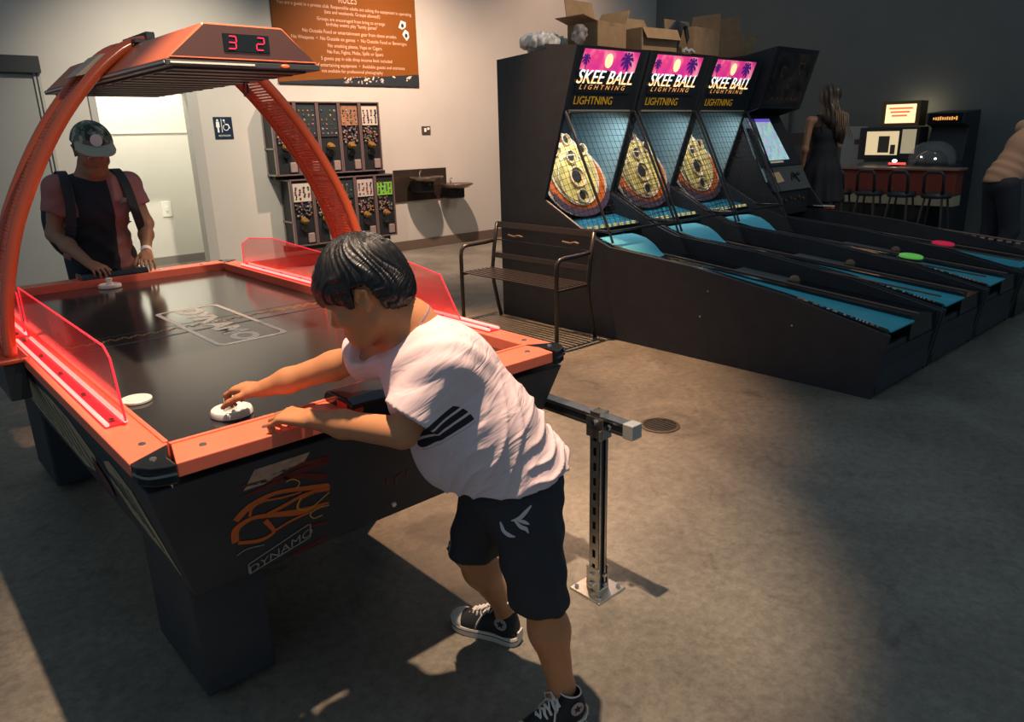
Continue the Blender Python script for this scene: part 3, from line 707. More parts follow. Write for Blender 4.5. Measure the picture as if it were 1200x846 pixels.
        me.materials.append(pm); me.polygons.foreach_set('use_smooth', [True] * len(me.polygons))
        o = bpy.data.objects.new('arch_plate', me); COL.objects.link(o); o.parent = t; ORG[o.name] = org
        sd = o.modifiers.new('solid', 'SOLIDIFY'); sd.thickness = .003
        for yy in (1.105, 1.315):
            b = B(); b.tube([(x, yy, z) for x, z in Q], .019, 14); mesh_obj('arch_tube', b, REDG, t, smooth='all')
        xf = P[0][0]
        b = B(); b.bb(xf - .045, xf + .045, 1.06, 1.36, ZR - .012, ZR + .006); ft = mesh_obj('arch_foot', b, REDG, t, bevel=.006)
        b = B(); b.bb(xf - .03, xf + .03, 1.08, 1.34, .70, ZR - .012); mesh_obj('foot_bracket', b, BLKM, ft, bevel=.004)
    # score hood
    cx = .53; y0, y1 = .50, 1.98
    b = B(); sec = lambda e: [(cx - .228 - e, 1.722), (cx + .228 + e, 1.722), (cx + .120, 1.822), (cx - .117, 1.822)]
    b.prism(sec(0), y0, y1, axis=1); hd = mesh_obj('score_hood', b, mat('hood_orange', (.55, .13, .055), .3, spec=.5), t, bevel=.006)
    for ya, yb in ((y0 - .003, y0), (y1, y1 + .003)): b = B(); b.prism([(cx - .220, 1.726), (cx + .220, 1.726), (cx + .116, 1.817), (cx - .113, 1.817)], ya, yb, axis=1); mesh_obj('end_face', b, mat('hood_face_dark', (.065, .030, .026), .35), hd)
    b = B(); b.bb(cx - .232, cx + .232, y0 - .004, y1 + .004, 1.706, 1.722); mesh_obj('lower_tray', b, BLKM, hd, bevel=.002)
    b = B(); b.bb(cx - .20, cx + .20, y0 + .03, y1 - .03, 1.700, 1.706)
    for i in range(12): b.bb(cx - .19, cx + .19, y0 + .1 + i * .11, y0 + .13 + i * .11, 1.697, 1.700)
    mesh_obj('underside_panel', b, mat('hood_underside', (.03, .025, .022), .4), hd)
    b = B(); b.bb(cx - .2345, cx - .232, y0, y1, 1.712, 1.718); b.bb(cx - .22, cx + .02, y0 - .007, y0 - .004, 1.712, 1.717); mesh_obj('aluminium_trim', b, mat('pale_trim', (.6, .56, .48), .4), hd)
    b = B(); b.bb(cx - .22, cx + .22, y0 - .005, y0 - .003, 1.728, 1.7305); mesh_obj('red_trim_line', b, RED, hd)
    b = B(); b.ell((cx + .115, y0 - .006, 1.715), (.014, .006, .005)); mesh_obj('sensor_light', b, mat('sensor_orange', (.6, .1, .03), .4, emit=(1, .15, .05), estr=.6), hd)
    for xs_, dig in ((-.028, '3'), (.048, '2')): pass
    b = B(); b.bb(cx - .065, cx + .072, y0 - .006, y0 - .003, 1.749, 1.796); dsp = mesh_obj('score_display', b, mat('display_black', (.008, .012, .014), .15), hd)
    seg = {'3': 'abgcd', '2': 'abged'}
    LEDM = mat('digit_red', (.8, .02, .05), .4, emit=(1., .015, .06), estr=1.4)
    for dx, dg in ((-.040, '3'), (.044, '2')):
        b = B(); w, h, th = .011, .0165, .0022; c0 = Vector((cx + dx, y0 - .0075, 1.7725)); sl = .12
        S_ = dict(a=(0, h, 1), g=(0, 0, 1), d=(0, -h, 1), b=(w, h / 2, 0), c=(w, -h / 2, 0), e=(-w, -h / 2, 0), f=(-w, h / 2, 0))
        for k in seg[dg]:
            x, z, hz = S_[k]; b.box(c0 + Vector((x + z * sl, 0, z)), ((w * 1.7, .002, th * 1.2) if hz else (th * 1.1, .002, h * .82)))
        mesh_obj('digit', b, LEDM, dsp)
    b = B(); b.bb(.40, .47, 1.06, 1.36, 1.822, 1.836); b.bb(TW - .47, TW - .40, 1.06, 1.36, 1.822, 1.836); b.bb(.445, .475, 1.08, 1.34, 1.836, 1.862); b.bb(TW - .475, TW - .445, 1.08, 1.34, 1.836, 1.862); mesh_obj('arch_clamp', b, BLKM, hd, bevel=.003)
    b = B(); b.prism([(.30, 1.735), (.225, 1.72), (.31, 1.79), (.38, 1.805)], 1.14, 1.29, axis=1); b.prism([(TW - .30, 1.735), (TW - .225, 1.72), (TW - .31, 1.79), (TW - .36, 1.805)], 1.14, 1.29, axis=1); mesh_obj('arch_bracket', b, mat('bracket_tan', (.42, .30, .22), .4), hd)
    b = B(); b.tube([(.70, .92, 1.704), (.695, .93, 1.675), (.71, .96, 1.655), (.735, .985, 1.668), (.742, 1.0, 1.704)], .003, 6); mesh_obj('hanging_cable', b, BLKM, hd, smooth='all')
    return t
table()

# mallets
MW = mat('mallet_white', (.74, .75, .66), .3)
def mallet(x, y, label, rot=0):
    z = ZF + .001
    t = thing('air_hockey_mallet', (x, y, z), label, 'mallet', 'air hockey mallets')
    b = B(); b.lathe((x, y, z), [(.0, 0), (.051, 0), (.054, .003), (.054, .012), (.051, .018), (.045, .020), (.038, .014), (.0, .013)], 36); mesh_obj('base', b, MW, t, smooth=True)
    b = B(); b.lathe((x, y, z), [(.0, .012), (.019, .013), (.014, .022), (.014, .034), (.017, .040), (.016, .046), (.010, .050), (0, .051)], 24); mesh_obj('knob', b, MW, t, smooth=True)
    return t
mallet(.215, .150, 'white mallet under the boy\'s right hand on the near end of the table')
mallet(.500, 2.395, 'white mallet under the hand of the man in the cap')
t = thing('air_hockey_puck', (.063, .455, ZF), 'thin white round puck lying by the left rail', 'puck')
b = B(); b.lathe((.063, .455, ZF + .0005), [(0, 0), (.040, 0), (.042, .002), (.042, .007), (.040, .009), (.0, .009)], 40); mesh_obj('disc', b, MW, t, smooth=True)
b = B(); b.tube([(.063 + .026 * cos(a), .455 + .026 * sin(a), ZF + .0095) for a in [i * pi / 16 for i in range(33)]], .0008, 5); mesh_obj('ring', b, mat('puck_ring', (.6, .61, .54), .4), t)

# ------------------------------------------------------------------ steel strut rail
def strut():
    t = thing('strut_rail', (1.207, -.28, 0), 'galvanised slotted strut post and rail bolted to the floor beside the boy', 'rail')
    px, py = 1.207, -.28
    b = B(); b.bb(px - .068, px + .068, py - .068, py + .068, 0, .008); pl = mesh_obj('base_plate', b, STEEL, t, bevel=.002)
    for sx in (-1, 1):
        for sy in (-1, 1):
            b = B(); b.cyl((px + sx * .05, py + sy * .05, .008), (px + sx * .05, py + sy * .05, .016), .009, .008, 6); mesh_obj('bolt', b, CHROME, pl)
    b = B(); w = .027; b.bb(px - w, px - w + .005, py - w, py + w, .008, .095); b.bb(px + w - .005, px + w, py - w, py + w, .008, .095); b.bb(px - w, px + w, py + w - .005, py + w, .008, .095)
    b.bb(px - w, px + w, py - w, py + w, .008, .013); so = mesh_obj('socket', b, STEEL, t, bevel=.0015)
    b = B()
    for z in (.035, .07): b.cyl((px - w, py, z), (px - w - .008, py, z), .010, .009, 6); b.cyl((px, py - w - .002, z), (px, py - w - .01, z), .008, .007, 6)
    mesh_obj('bolt', b, CHROME, so)
    # slotted C channel post: web with slots faces the table (-x)
    h = .0206; z0, z1 = .013, .600
    b = B()
    b.bb(px - h, px + h, py + h - .0025, py + h, z0, z1)                       # far side
    b.bb(px + h - .0025, px + h, py - h, py + h, z0, z1)                       # right side, plain
    n = 11; sl = .030; pit = (z1 - z0) / n                                    # slotted near-left web
    b.bb(px - h, px - h + .0025, py - h, py - .007, z0, z1); b.bb(px - h, px - h + .0025, py + .007, py + h, z0, z1)
    for i in range(n + 1):
        za = z0 + i * pit - (pit - sl) / 2; zb_ = za + (pit - sl); b.bb(px - h, px - h + .0025, py - .007, py + .007, max(za, z0), min(zb_, z1))
    b.bb(px - h, px - h + .0105, py - h, py - h + .0025, z0, z1); b.bb(px + h - .0105, px + h, py - h, py - h + .0025, z0, z1)
    mesh_obj('post', b, STEEL, t)
    b = B(); b.bb(px - .008, px + .008, py - h + .006, py + h - .004, z0, z1); mesh_obj('post_lining', b, BLKM, t)
    # beam along the table
    bx = px + .004; zt = .645; zb2 = .604
    b = B(); y0, y1 = -.425, .16
    b.bb(bx - h, bx + h, y0, y1, zt - .0025, zt); b.bb(bx - h, bx - h + .0025, y0, y1, zb2, zb2 + .010); b.bb(bx - h, bx - h + .0025, y0, y1, zt - .010, zt); b.bb(bx + h - .0025, bx + h, y0, y1, zb2, zt)
    bm_ = mesh_obj('beam', b, STEEL, t)
    b = B(); b.bb(bx - h + .006, bx - h + .012, y0 + .02, y1, zb2 + .004, zt - .004); mesh_obj('dark_slot', b, BLKM, bm_)
    b = B(); b.bb(bx - h - .003, bx + h + .003, y0 - .004, y0 + .035, zb2 - .004, zt + .004); mesh_obj('end_cap', b, mat('pale_steel_cap', (.72, .70, .64), .35, metal=.6), bm_, bevel=.003)
    b = B(); b.bb(px - h - .003, px - h, py - .035, py + .035, .57, .64); b.bb(px - .03, px + .03, py - h - .006, py - h - .001, .565, .60); b.bb(px - h - .003, px + h + .003, py - .028, py + .028, .600, .604); jb = mesh_obj('joint_bracket', b, STEEL, t, bevel=.001)
    b = B()
    for dy in (-.06, .0): b.cyl((px - h - .003, py + dy, .624), (px - h - .012, py + dy, .624), .010, .009, 6)
    mesh_obj('bolt', b, CHROME, jb)
    # square tube stub in the joint, clamp to the table
    b = B()
    for x0_, x1_, y0_, y1_ in ((-h, h, -h, -h + .003), (-h, h, h - .003, h), (-h, -h + .003, -h, h), (h - .003, h, -h, h)): b.bb(px + x0_, px + x1_, py + y0_, py + y1_, zt, zt + .012)
    mesh_obj('open_tube_end', b, STEEL, t)
    b = B(); b.bb(bx - .035, bx + .03, .02, .09, .575, .604); mesh_obj('clamp_block', b, mat('grey_clamp', (.35, .29, .24), .4, metal=.5), t, bevel=.004)
    b = B(); b.bb(TW - .1, bx + .02, .05, .09, .600, .615); mesh_obj('cross_arm', b, STEEL, t)
strut()

# ------------------------------------------------------------------ bench
def bench():
    t = thing('metal_bench', (3.43, 2.43, 0), 'black slatted metal bench with curved arms in front of the first alley machine', 'bench')
    BM = mat('bench_black', (.035, .028, .026), .32, spec=.6)
    def side(y, nm):
        b = B(); b.tube([(3.24, y, 0), (3.24, y, .56), (3.247, y, .61), (3.275, y, .638), (3.32, y, .645), (3.50, y, .648), (3.585, y, .655)], .016, 10); sd = mesh_obj('front_leg', b, BM, t, smooth='all')
        b = B(); b.tube([(3.66, y, 0), (3.63, y, .10), (3.585, y, .30), (3.575, y, .42), (3.60, y, .60), (3.64, y, .80)], .016, 10); mesh_obj('back_leg', b, BM, t, smooth='all')
        b = B(); b.cyl((3.24, y, .415), (3.575, y, .42), .012); mesh_obj('seat_rail', b, BM, t, smooth=True)
    side(1.90, 0); side(2.985, 1)
    for i in range(8):
        x = 3.245 + i * .044; b = B(); b.bb(x - .012, x + .012, 1.90, 2.985, .427, .436); mesh_obj('seat_slat', b, BM, t, bevel=.002)
    for z, hgt, x in ((.785, .05, 3.635), (.535, .045, 3.592)):
        b = B(); b.box((x, 2.4425, z), (.014, 1.085, hgt), Matrix.Rotation(.2, 3, 'Y')); mesh_obj('back_rail', b, BM, t, bevel=.003)
    b = B(); b.bb(3.60, 3.612, 1.92, 2.965, .66, .668); b.bb(3.60, 3.612, 2.10, 2.14, .56, .78) if False else None
    mesh_obj('back_wire', b, BM, t)
    for y in (2.74, 2.12):
        b = B(); b.tube([(3.607, y - .10, .705), (3.612, y - .05, .712), (3.612, y + .0, .70), (3.615, y + .08, .708)], .009, 8); mesh_obj('back_ornament', b, mat('ornament_brown', (.18, .12, .08), .4), t, smooth='all')
bench()
# ------------------------------------------------------------------ alley bowling machines
X0 = 3.70; WM = .83; PITCH = .855
NETM = mat('net_black', (.015, .015, .017), .5)
INNER = mat('cage_blue_paint', (.20, .34, .38), .6); BLUE = mat('alley_blue', (.035, .42, .52), .38, noise=(8, .1)); HUMP = mat('ramp_blue', (.10, .48, .60), .65)
TRIMM = mat('worn_brown_trim', (.20, .13, .10), .3, metal=.5)
def grid_wires(b, quad, nu, nv_, r):
    """wires over a quad a,b,c,d (bilinear)"""
    a, b1, c, d = [Vector(p) for p in quad]
    for i in range(nu + 1):
        t = i / nu; b.cyl(a.lerp(b1, t), d.lerp(c, t), r, r, 4, caps=False)
    for j in range(nv_ + 1):
        t = j / nv_; b.cyl(a.lerp(d, t), b1.lerp(c, t), r, r, 4, caps=False)
def rim_z(y): return np.interp(y, [-.215, .42, 1.09, 1.80, 2.09], [.405, .532, .632, .692, .79])
def al_z(y): return float(np.interp(y, [-.22, .42, 1.2, 1.5, 1.62, 1.68, 1.74, 1.82, 1.95, 2.06, 2.12], [.398, .463, .543, .565, .575, .615, .665, .710, .735, .72, .62]))
def rr_z(y): return .438 + .0925 * (y + .05)
def alley_machine(label, far=False):
    x0, x1 = X0, X0 + WM
    t = thing('alley_bowling_machine', (x0, 1.4, 0), label, 'arcade game', 'alley bowling machines side by side')
    prof = [(3.0, 0), (3.0, 2.07), (2.44, 2.10), (2.44, 2.135), (2.13, 2.10), (2.27, 1.65), (2.48, 1.0), (2.09, .79), (1.80, .69), (1.09, .628), (.42, .527), (-.215, .385), (-.157, 0)]
    for xa in (x0, x1 - .03):
        b = B(); b.prism(prof, xa, xa + .03, axis=0); mesh_obj('side_panel', b, CAB, t)
    b = B(); b.bb(x0 + .03, x1 - .03, 2.95, 2.99, 0, 2.07); mesh_obj('back_panel', b, CAB, t)
    b = B(); b.bb(x0 + .031, x0 + .034, 2.3, 2.95, 1.0, 1.66) if False else None
    b.prism([(2.94, .80), (2.94, 1.66), (2.275, 1.66), (2.49, 1.0)], x1 - .034, x1 - .031, axis=0); mesh_obj('inner_lining', b, INNER, t); mesh_obj('inner_back', B().bb(x0 + .035, x1 - .035, 2.935, 2.945, .8, 1.66), mat('cage_back', (.03, .05, .065), .6), t)
    # floor box of the lane
    ys = np.linspace(-.185, 2.1, 12)
    b = B(); b.prism([(2.6, .02), (2.6, .76), (2.12, .62)] + [(float(y), float(rr_z(y)) - .16) for y in ys[::-1]] + [(-.15, .02)], x0 + .03, x1 - .03, axis=0); mesh_obj('lane_bed', b, CAB, t)
    ya = np.concatenate([np.linspace(-.20, 1.5, 8), np.linspace(1.56, 2.14, 14)])
    b = B(); rings = []
    for y in ya: w_ = .02 if y > 1.5 else 0; rings.append([(x0 + .066 - w_, y, al_z(y) - .010), (x0 + .40 + w_ * 3, y, al_z(y) - .010), (x0 + .40 + w_ * 3, y, al_z(y)), (x0 + .066 - w_, y, al_z(y))])
    b.loft([r for r, y in zip(rings, ya) if y < 1.56]); mesh_obj('alley', b, BLUE, t)
    b = B(); b.loft([r for r, y in zip(rings, ya) if y >= 1.5]); mesh_obj('ball_ramp', b, HUMP, t, smooth=True)
    b = B(); b.loft([[(x0 + .03, y, rr_z(y) - .15), (x0 + .066, y, rr_z(y) - .15), (x0 + .066, y, float(rim_z(y)) - .004), (x0 + .03, y, float(rim_z(y)) - .004)] for y in ys]); lr = mesh_obj('left_rim', b, BLKG, t)
    rng = random.Random(3); cols = [mat('decal_' + n, c, .4) for n, c in (('orange', (.55, .16, .05)), ('yellow', (.55, .45, .12)), ('blue', (.03, .18, .35)), ('white', (.5, .5, .46)), ('green', (.12, .30, .10)))]
    b = B()
    for y, s, ci in ((.33, .045, 0), (.30, .025, 1), (.24, .03, 0), (.20, .03, 2), (.16, .018, 3), (.12, .028, 4), (.115, .018, 1), (.06, .014, 3), (.02, .012, 2), (-.01, .010, 3), (-.03, .010, 3), (-.05, .010, 3), (-.07, .010, 3), (-.10, .02, 0), (-.13, .012, 4)):
        b.cur = ci; z = float(rim_z(y)) - .003; b.box((x0 + .048, y, z), (.030, s, .001), Matrix.Rotation(.21, 3, 'X') @ Matrix.Rotation(.3, 3, 'Z'))
    mesh_obj('rim_decals', b, cols, lr)
    b = B(); b.tube([(x0 + .478, float(y), rr_z(y)) for y in np.linspace(-.19, 1.75, 8)], .007, 8); b.tube([(x1 - .006, float(y), rr_z(y) + .05) for y in np.linspace(-.19, 1.95, 8)], .006, 8)
    mesh_obj('metal_edge', b, TRIMM, t, smooth='all')
    b = B(); b.loft([[(x0 + .40, y, rr_z(y) - .15), (x0 + .486, y, rr_z(y) - .15), (x0 + .486, y, rr_z(y) - .003), (x0 + .40, y, rr_z(y) - .003)] for y in ys]); b.loft([[(x0 + .486, y, rr_z(y) - .15), (x1 - .03, y, rr_z(y) - .15), (x1 - .03, y, rr_z(y) - .045), (x0 + .486, y, rr_z(y) - .045)] for y in ys])
    mesh_obj('ball_return_tray', b, BLKG, t)
    b = B(); b.loft([[(x0 + .52, y, rr_z(y) - .042), (x1 - .06, y, rr_z(y) - .042), (x1 - .06, y, rr_z(y) - .036), (x0 + .52, y, rr_z(y) - .036)] for y in (.75, 1.15)]); mesh_obj('tray_cover', b, mat('smoky_plastic', (.13, .15, .15), .3), t)
    b = B(); b.bb(x0 + .03, x1 - .03, -.17, -.15, .03, .30); mesh_obj('front_panel', b, CAB, t)
    b = B(); b.cyl((x0, .95, .48), (x0 - .004, .95, .48), .007, .006, 8); b.cyl((x0, .35, .35), (x0 - .004, .35, .35), .007, .006, 8); b.cyl((x0, 1.0, .3), (x0 - .004, 1.0, .3), .006, .006, 8); mesh_obj('screw', b, STEEL, t)
    # target board
    def bp(u, v, off=0):        # u along x (-1..1), v up the board (0..1)
        y = 2.40 + .30 * v; z = .82 + .68 * v; n = Vector((0, -.68, .30)).normalized()
        return Vector((x0 + WM / 2 + u * .375, y, z)) + n * off
    nb = Vector((0, -.68, .30)).normalized()
    def tear(k, n=40, c=(0, .45), top=1.0):
        P = []
        for i in range(n):
            a = 2 * pi * i / n; u = cos(a) * k; v = sin(a) * (.55 if sin(a) > 0 else .42) * k
            if sin(a) > 0: u *= 1 - .62 * sin(a) ** 2
            P.append((c[0] + u, c[1] + v))
        return P
    def layer(name, pts, off, m, par):
        b = B(); b.poly([bp(u, v, off) for u, v in pts], .006, nb); return mesh_obj(name, b, m, par)
    glow = lambda n, c, s: mat('target_' + n, c, .5, emit=c, estr=s)
    tb = layer('target_board', tear(1.0), 0, mat('target_white', (.80, .62, .46), .5), t)
    layer('orange_field', tear(.90), .007, mat('target_orange', (.85, .17, .02), .5, noise=(11, .35)), tb)
    def oval(cu, cv, ru, rv, n=36): return [(cu + ru * cos(2 * pi * i / n), cv + rv * sin(2 * pi * i / n)) for i in range(n)]
    layer('cream_field', oval(0, .52, .74, .37), .014, mat('target_cream', (.85, .66, .40), .5, noise=(16, .25)), tb)
    layer('lime_field', oval(0, .53, .68, .33), .020, mat('target_lime', (.68, .52, .15), .5, noise=(13, .45)), tb)
    layer('dark_crescent', [(cos(a) * .96, .38 + sin(a) * .36) for a in [radians(200 + i * 14) for i in range(11)]] + [(cos(a) * .90, .44 + sin(a) * .34) for a in [radians(340 - i * 14) for i in range(11)]], .03, mat('target_purple', (.10, .06, .09), .5), tb)
    ringm = mat('ring_cream', (.85, .70, .50), .4); hole = mat('cup_hole', (.015, .012, .010), .6); rw = mat('ring_gold', (.60, .42, .12), .5, noise=(30, .4))
    R = Matrix((Vector((1, 0, 0)), nb.cross(Vector((1, 0, 0))), nb)).transposed()
    for (u, v, r) in ((0, .90, .050), (-.42, .78, .050), (.42, .78, .050), (0, .70, .060), (0, .47, .088), (0, .25, .060), (0, .44, .215)):
        b = B(); b.lathe(bp(u, v, .026), [(r * .90, 0), (r * .90, .022), (r, .022), (r, 0)] if r < .2 else [(r * .955, 0), (r * .955, .014), (r, .014), (r, 0), (r * .955, 0)], 32, R)
        if r < .2:
            rg = mesh_obj('target_ring', b, ringm, tb, smooth=True)
            b = B(); b.cyl(bp(u, v, .0265), bp(u, v, .029), r * .90, r * .90, 24); mesh_obj('cup', b, rw, rg)
            b = B(); b.cyl(bp(u, v + .01, .029), bp(u, v + .01, .032), r * .60, r * .60, 20); mesh_obj('hole', b, hole, rg)
        else:
            n = 40; b = B(); b.tube([bp(u, v, .030) + R @ Vector((r * cos(2 * pi * i / n), r * sin(2 * pi * i / n), 0)) for i in range(n + 1)], .006, 6); mesh_obj('big_ring', b, ringm, tb, smooth='all')
    b = B(); b.poly([(x0 + .04, 2.15, .770), (x1 - .04, 2.15, .770), (x1 - .04, 2.42, .825), (x0 + .04, 2.42, .825)], .004, (0, 0, 1)); dk = mesh_obj('blue_deck', b, mat('deck_blue', (.015, .20, .30), .5, noise=(12, .6)), t)
    b = B()
    for i in range(9): b.box((x0 + .10 + i * .078, 2.16, .785), (.028, .02, .02))
    mesh_obj('yellow_lights', b, mat('lamp_yellow', (.7, .5, .1), .4, emit=(1, .7, .25), estr=.5), dk)
    # cage frame and nets
    fr0, fr1 = (2.255, 1.655), (1.815, .80)
    b = B()
    for x in (x0 + .012, x1 - .012):
        b.tube([(x, fr0[0], fr0[1]), (x, fr1[0], fr1[1])], .011, 8); b.tube([(x, 2.09, .80), (x, fr1[0], fr1[1]), (x, 1.78, .72)], .010, 8); b.tube([(x, 2.48, 1.0), (x, 2.09, .80)], .010, 8)
    b.tube([(x0 + .012, fr0[0], fr0[1]), (x1 - .012, fr0[0], fr0[1])], .010, 8); b.tube([(x0 + .012, fr1[0], fr1[1]), (x1 - .012, fr1[0], fr1[1])], .010, 8)
    mesh_obj('cage_frame', b, mat('cage_black', (.03, .025, .024), .3, spec=.7), t, smooth=True)
    b = B(); b.bb(x0 + .03, x1 - .1, 2.235, 2.25, 1.655, 1.667); mesh_obj('pale_strip', b, mat('pale_strip', (.55, .48, .38), .4, metal=.5), t)
    b = B(); grid_wires(b, [(x0 + .012, *fr0), (x1 - .012, *fr0), (x1 - .012, *fr1), (x0 + .012, *fr1)], 15, 19, .0016); mesh_obj('front_net', b, NETM, t)
    b = B(); b2 = B()
    # side nets: clipped grid over the polygon (y,z)
    poly = [(2.265, 1.64), (2.48, 1.0), (2.09, .80), (1.815, .80)]
    def clip(pt, d):
        hits = []
        for i in range(4):
            a, c = Vector(poly[i]), Vector(poly[(i + 1) % 4]); e = c - a; den = d[0] * e[1] - d[1] * e[0]
            if abs(den) < 1e-9: continue
            s = ((a[0] - pt[0]) * e[1] - (a[1] - pt[1]) * e[0]) / den; u = ((a[0] - pt[0]) * d[1] - (a[1] - pt[1]) * d[0]) / den
            if -1e-6 <= u <= 1 + 1e-6: hits.append(s)
        return (min(hits), max(hits)) if len(hits) >= 2 else None
    for ang in (-15, 62):
        d = (cos(radians(ang)), sin(radians(ang))); nn = (-d[1], d[0])
        for i in range(-22, 23):
            p = (2.16 + nn[0] * i * .046, 1.1 + nn[1] * i * .046); h = clip(p, d)
            if h and h[1] - h[0] > .01:
                for x, bb_ in ((x0 + .012, b), (x1 - .012, b2)): bb_.cyl((x, p[0] + d[0] * h[0], p[1] + d[1] * h[0]), (x, p[0] + d[0] * h[1], p[1] + d[1] * h[1]), .0016, .0016, 4, caps=False)
    mesh_obj('side_net', b, NETM, t); mesh_obj('side_net', b2, NETM, t)
    # marquee
    mb = Vector((0, 2.27, 1.655)); mt = Vector((0, 2.13, 2.10)); ud = (mt - mb).normalized(); H = (mt - mb).length; nm = Vector((1, 0, 0)).cross(ud) ; nm = nm if nm.y < 0 else -nm
    def mp(u, v, off=0): return Vector((x0 + u * WM, 0, 0)) + mb + ud * (v * H) + nm * off
    b = B(); b.prism([(2.27, 1.655), (2.13, 2.10), (2.44, 2.13), (2.60, 2.09), (2.60, 1.70)], x0 + .03, x1 - .03, axis=0); mq = mesh_obj('marquee_box', b, BLK, t)
    pink = mat('marquee_magenta', (.6, .03, .2), .4); nt, bs = nodes_of(pink)
    if not bs.inputs['Emission Color'].is_linked:
        tc = nt.nodes.new('ShaderNodeTexCoord'); nz = nt.nodes.new('ShaderNodeTexNoise'); nz.inputs['Scale'].default_value = 5.5; nt.links.new(tc.outputs['Object'], nz.inputs['Vector'])
        r = nt.nodes.new('ShaderNodeValToRGB'); nt.links.new(nz.outputs['Fac'], r.inputs[0]); e = r.color_ramp.elements
        e[0].position = .32; e[0].color = (.42, .02, .30, 1); e[1].position = .68; e[1].color = (.95, .42, .48, 1); x = e.new(.5); x.color = (.80, .05, .22, 1)
        nt.links.new(r.outputs[0], bs.inputs['Emission Color']); bs.inputs['Emission Strength'].default_value = .85
    def face(name, pts, off, m, par=mq):
        b = B(); b.poly([mp(u, v, off) for u, v in pts], .002, nm); return mesh_obj(name, b, m, par)
    sg = face('lit_sign', [(.09, .60), (.85, .60), (.87, .96), (.11, .96)], .001, pink)
    face('sign_dark_foot', [(.085, .30), (.85, .30), (.85, .64), (.60, .60), (.45, .66), (.30, .61), (.085, .65)], .004, BLK)
    pal = mat('palm_purple', (.03, .015, .09), .4, emit=(.10, .015, .22), estr=.6)
    b = B()
    for (cu, cv, s) in ((.71, .84, 1.), (.15, .82, .6)):
        for k in range(9):
            a = radians(k * 40 + 10); p0 = mp(cu, cv, .004); p1 = p0 + (Vector((1, 0, 0)) * cos(a) + ud * (sin(a) - .1)) * .055 * s; p2 = p1 + (Vector((1, 0, 0)) * cos(a) * .02 - ud * .02) * s
            ribbon(b, [p0, p1, p2], [.006 * s, .013 * s, .001], nm, .001, 3)
        ribbon(b, [mp(cu, cv, .004), mp(cu + .01 * s, cv - .12, .004), mp(cu + .03 * s, .60, .004)], .008 * s, nm, .001, 3)
    mesh_obj('palm_trees', b, pal, sg)
    b = B(); b.poly([mp(.455, .80, .004) + (Vector((1, 0, 0)) * cos(a) * .044 + ud * sin(a) * .052) for a in [i * pi / 14 for i in range(28)]], .001, nm); mesh_obj('moon', b, mat('moon_cream', (.9, .75, .4), .4, emit=(1., .80, .42), estr=1.0), sg)
    tw = mat('sign_letters', (.8, .7, .6), .4); nt, bs = nodes_of(tw)
    if not bs.inputs['Emission Color'].is_linked:
        tc = nt.nodes.new('ShaderNodeTexCoord'); sp = nt.nodes.new('ShaderNodeSeparateXYZ'); nt.links.new(tc.outputs['Object'], sp.inputs[0])
        mr = nt.nodes.new('ShaderNodeMapRange'); mr.inputs['From Min'].default_value = 1.845; mr.inputs['From Max'].default_value = 1.945; nt.links.new(sp.outputs['Z'], mr.inputs['Value'])
        r = nt.nodes.new('ShaderNodeValToRGB'); nt.links.new(mr.outputs[0], r.inputs[0]); e = r.color_ramp.elements
        e[0].position = 0; e[0].color = (1, .80, .45, 1); e[1].position = 1; e[1].color = (.62, .95, .92, 1); x = e.new(.38); x.color = (1., .42, .10, 1); x = e.new(.48); x.color = (1, .93, .85, 1)
        nt.links.new(r.outputs[0], bs.inputs['Emission Color']); bs.inputs['Emission Strength'].default_value = 1.1
    b = B()
    for dx in (-.0025, 0, .0025): text_b(b, 'SKEE BALL', mp(.455, .445, .008) + Vector((dx, 0, 0)), (1, 0, 0), ud, .140, ex=.001, shear=.28, xs=1.0)
    mesh_obj('title_letters', b, tw, sg)
    b = B(); text_b(b, 'LIGHTNING', mp(.44, .355, .008), (1, 0, 0), ud, .048, ex=.001, shear=.28, xs=1.3, cellw=1.75); mesh_obj('subtitle_letters', b, mat('sign_orange_letters', (.8, .3, .05), .4, emit=(1., .42, .12), estr=.9), sg)
    b = B()
    for dx in (-.001, .001): text_b(b, 'LIGHTNING', mp(.36, .12, .008) + Vector((dx, 0, 0)), (1, 0, 0), ud, .085, ex=.001, xs=.98)
    mesh_obj('lower_letters', b, YEL, mq)
    return t
m0 = alley_machine('nearest black alley bowling machine with bright pink lit sign, beside the bench')
for i, lb in ((1, 'middle alley bowling machine with pink lit sign, second from the bench'), (2, 'third alley bowling machine with pink lit sign, next to the screen machine')):
    c = copy_tree(m0); c.location.x += PITCH * i; c['label'] = lb
for i in range(3):
    area('cage_light', (X0 + PITCH * i + .42, 2.36, 1.62), (X0 + PITCH * i + .44, 2.52, .9), (4.6, 2.8, 2.8)[i], (.95, .97, 1.), .5, .06)
    spot('ramp_light', (X0 + PITCH * i + .30, 2.20, 1.60), (X0 + PITCH * i + .30, 1.85, .7), 9, (.85, .97, 1.), 34, .8, .02)
def ball(x, y, z, lb):
    t = thing('skee_ball', (x, y, z - .038), lb, 'ball', 'brown alley balls'); b = B(); b.ell((x, y, z), (.038, .038, .038)); mesh_obj('ball', b, mat('ball_brown', (.20, .11, .06), .35), t, smooth='all')
    b = B(); b.lathe((x, y, z), [(.0383, -.002), (.0388, 0), (.0383, .002)], 24); mesh_obj('seam', b, BLK, t)
for i, lb in ((0, 'brown ball in the tray of the nearest alley machine'), (1, 'brown ball at the end of the grey tray cover on the middle alley machine'), (2, 'brown ball in the tray of the third alley machine')):
    ball(X0 + PITCH * i + .60, .66, rr_z(.66) - .045 + .039, lb)
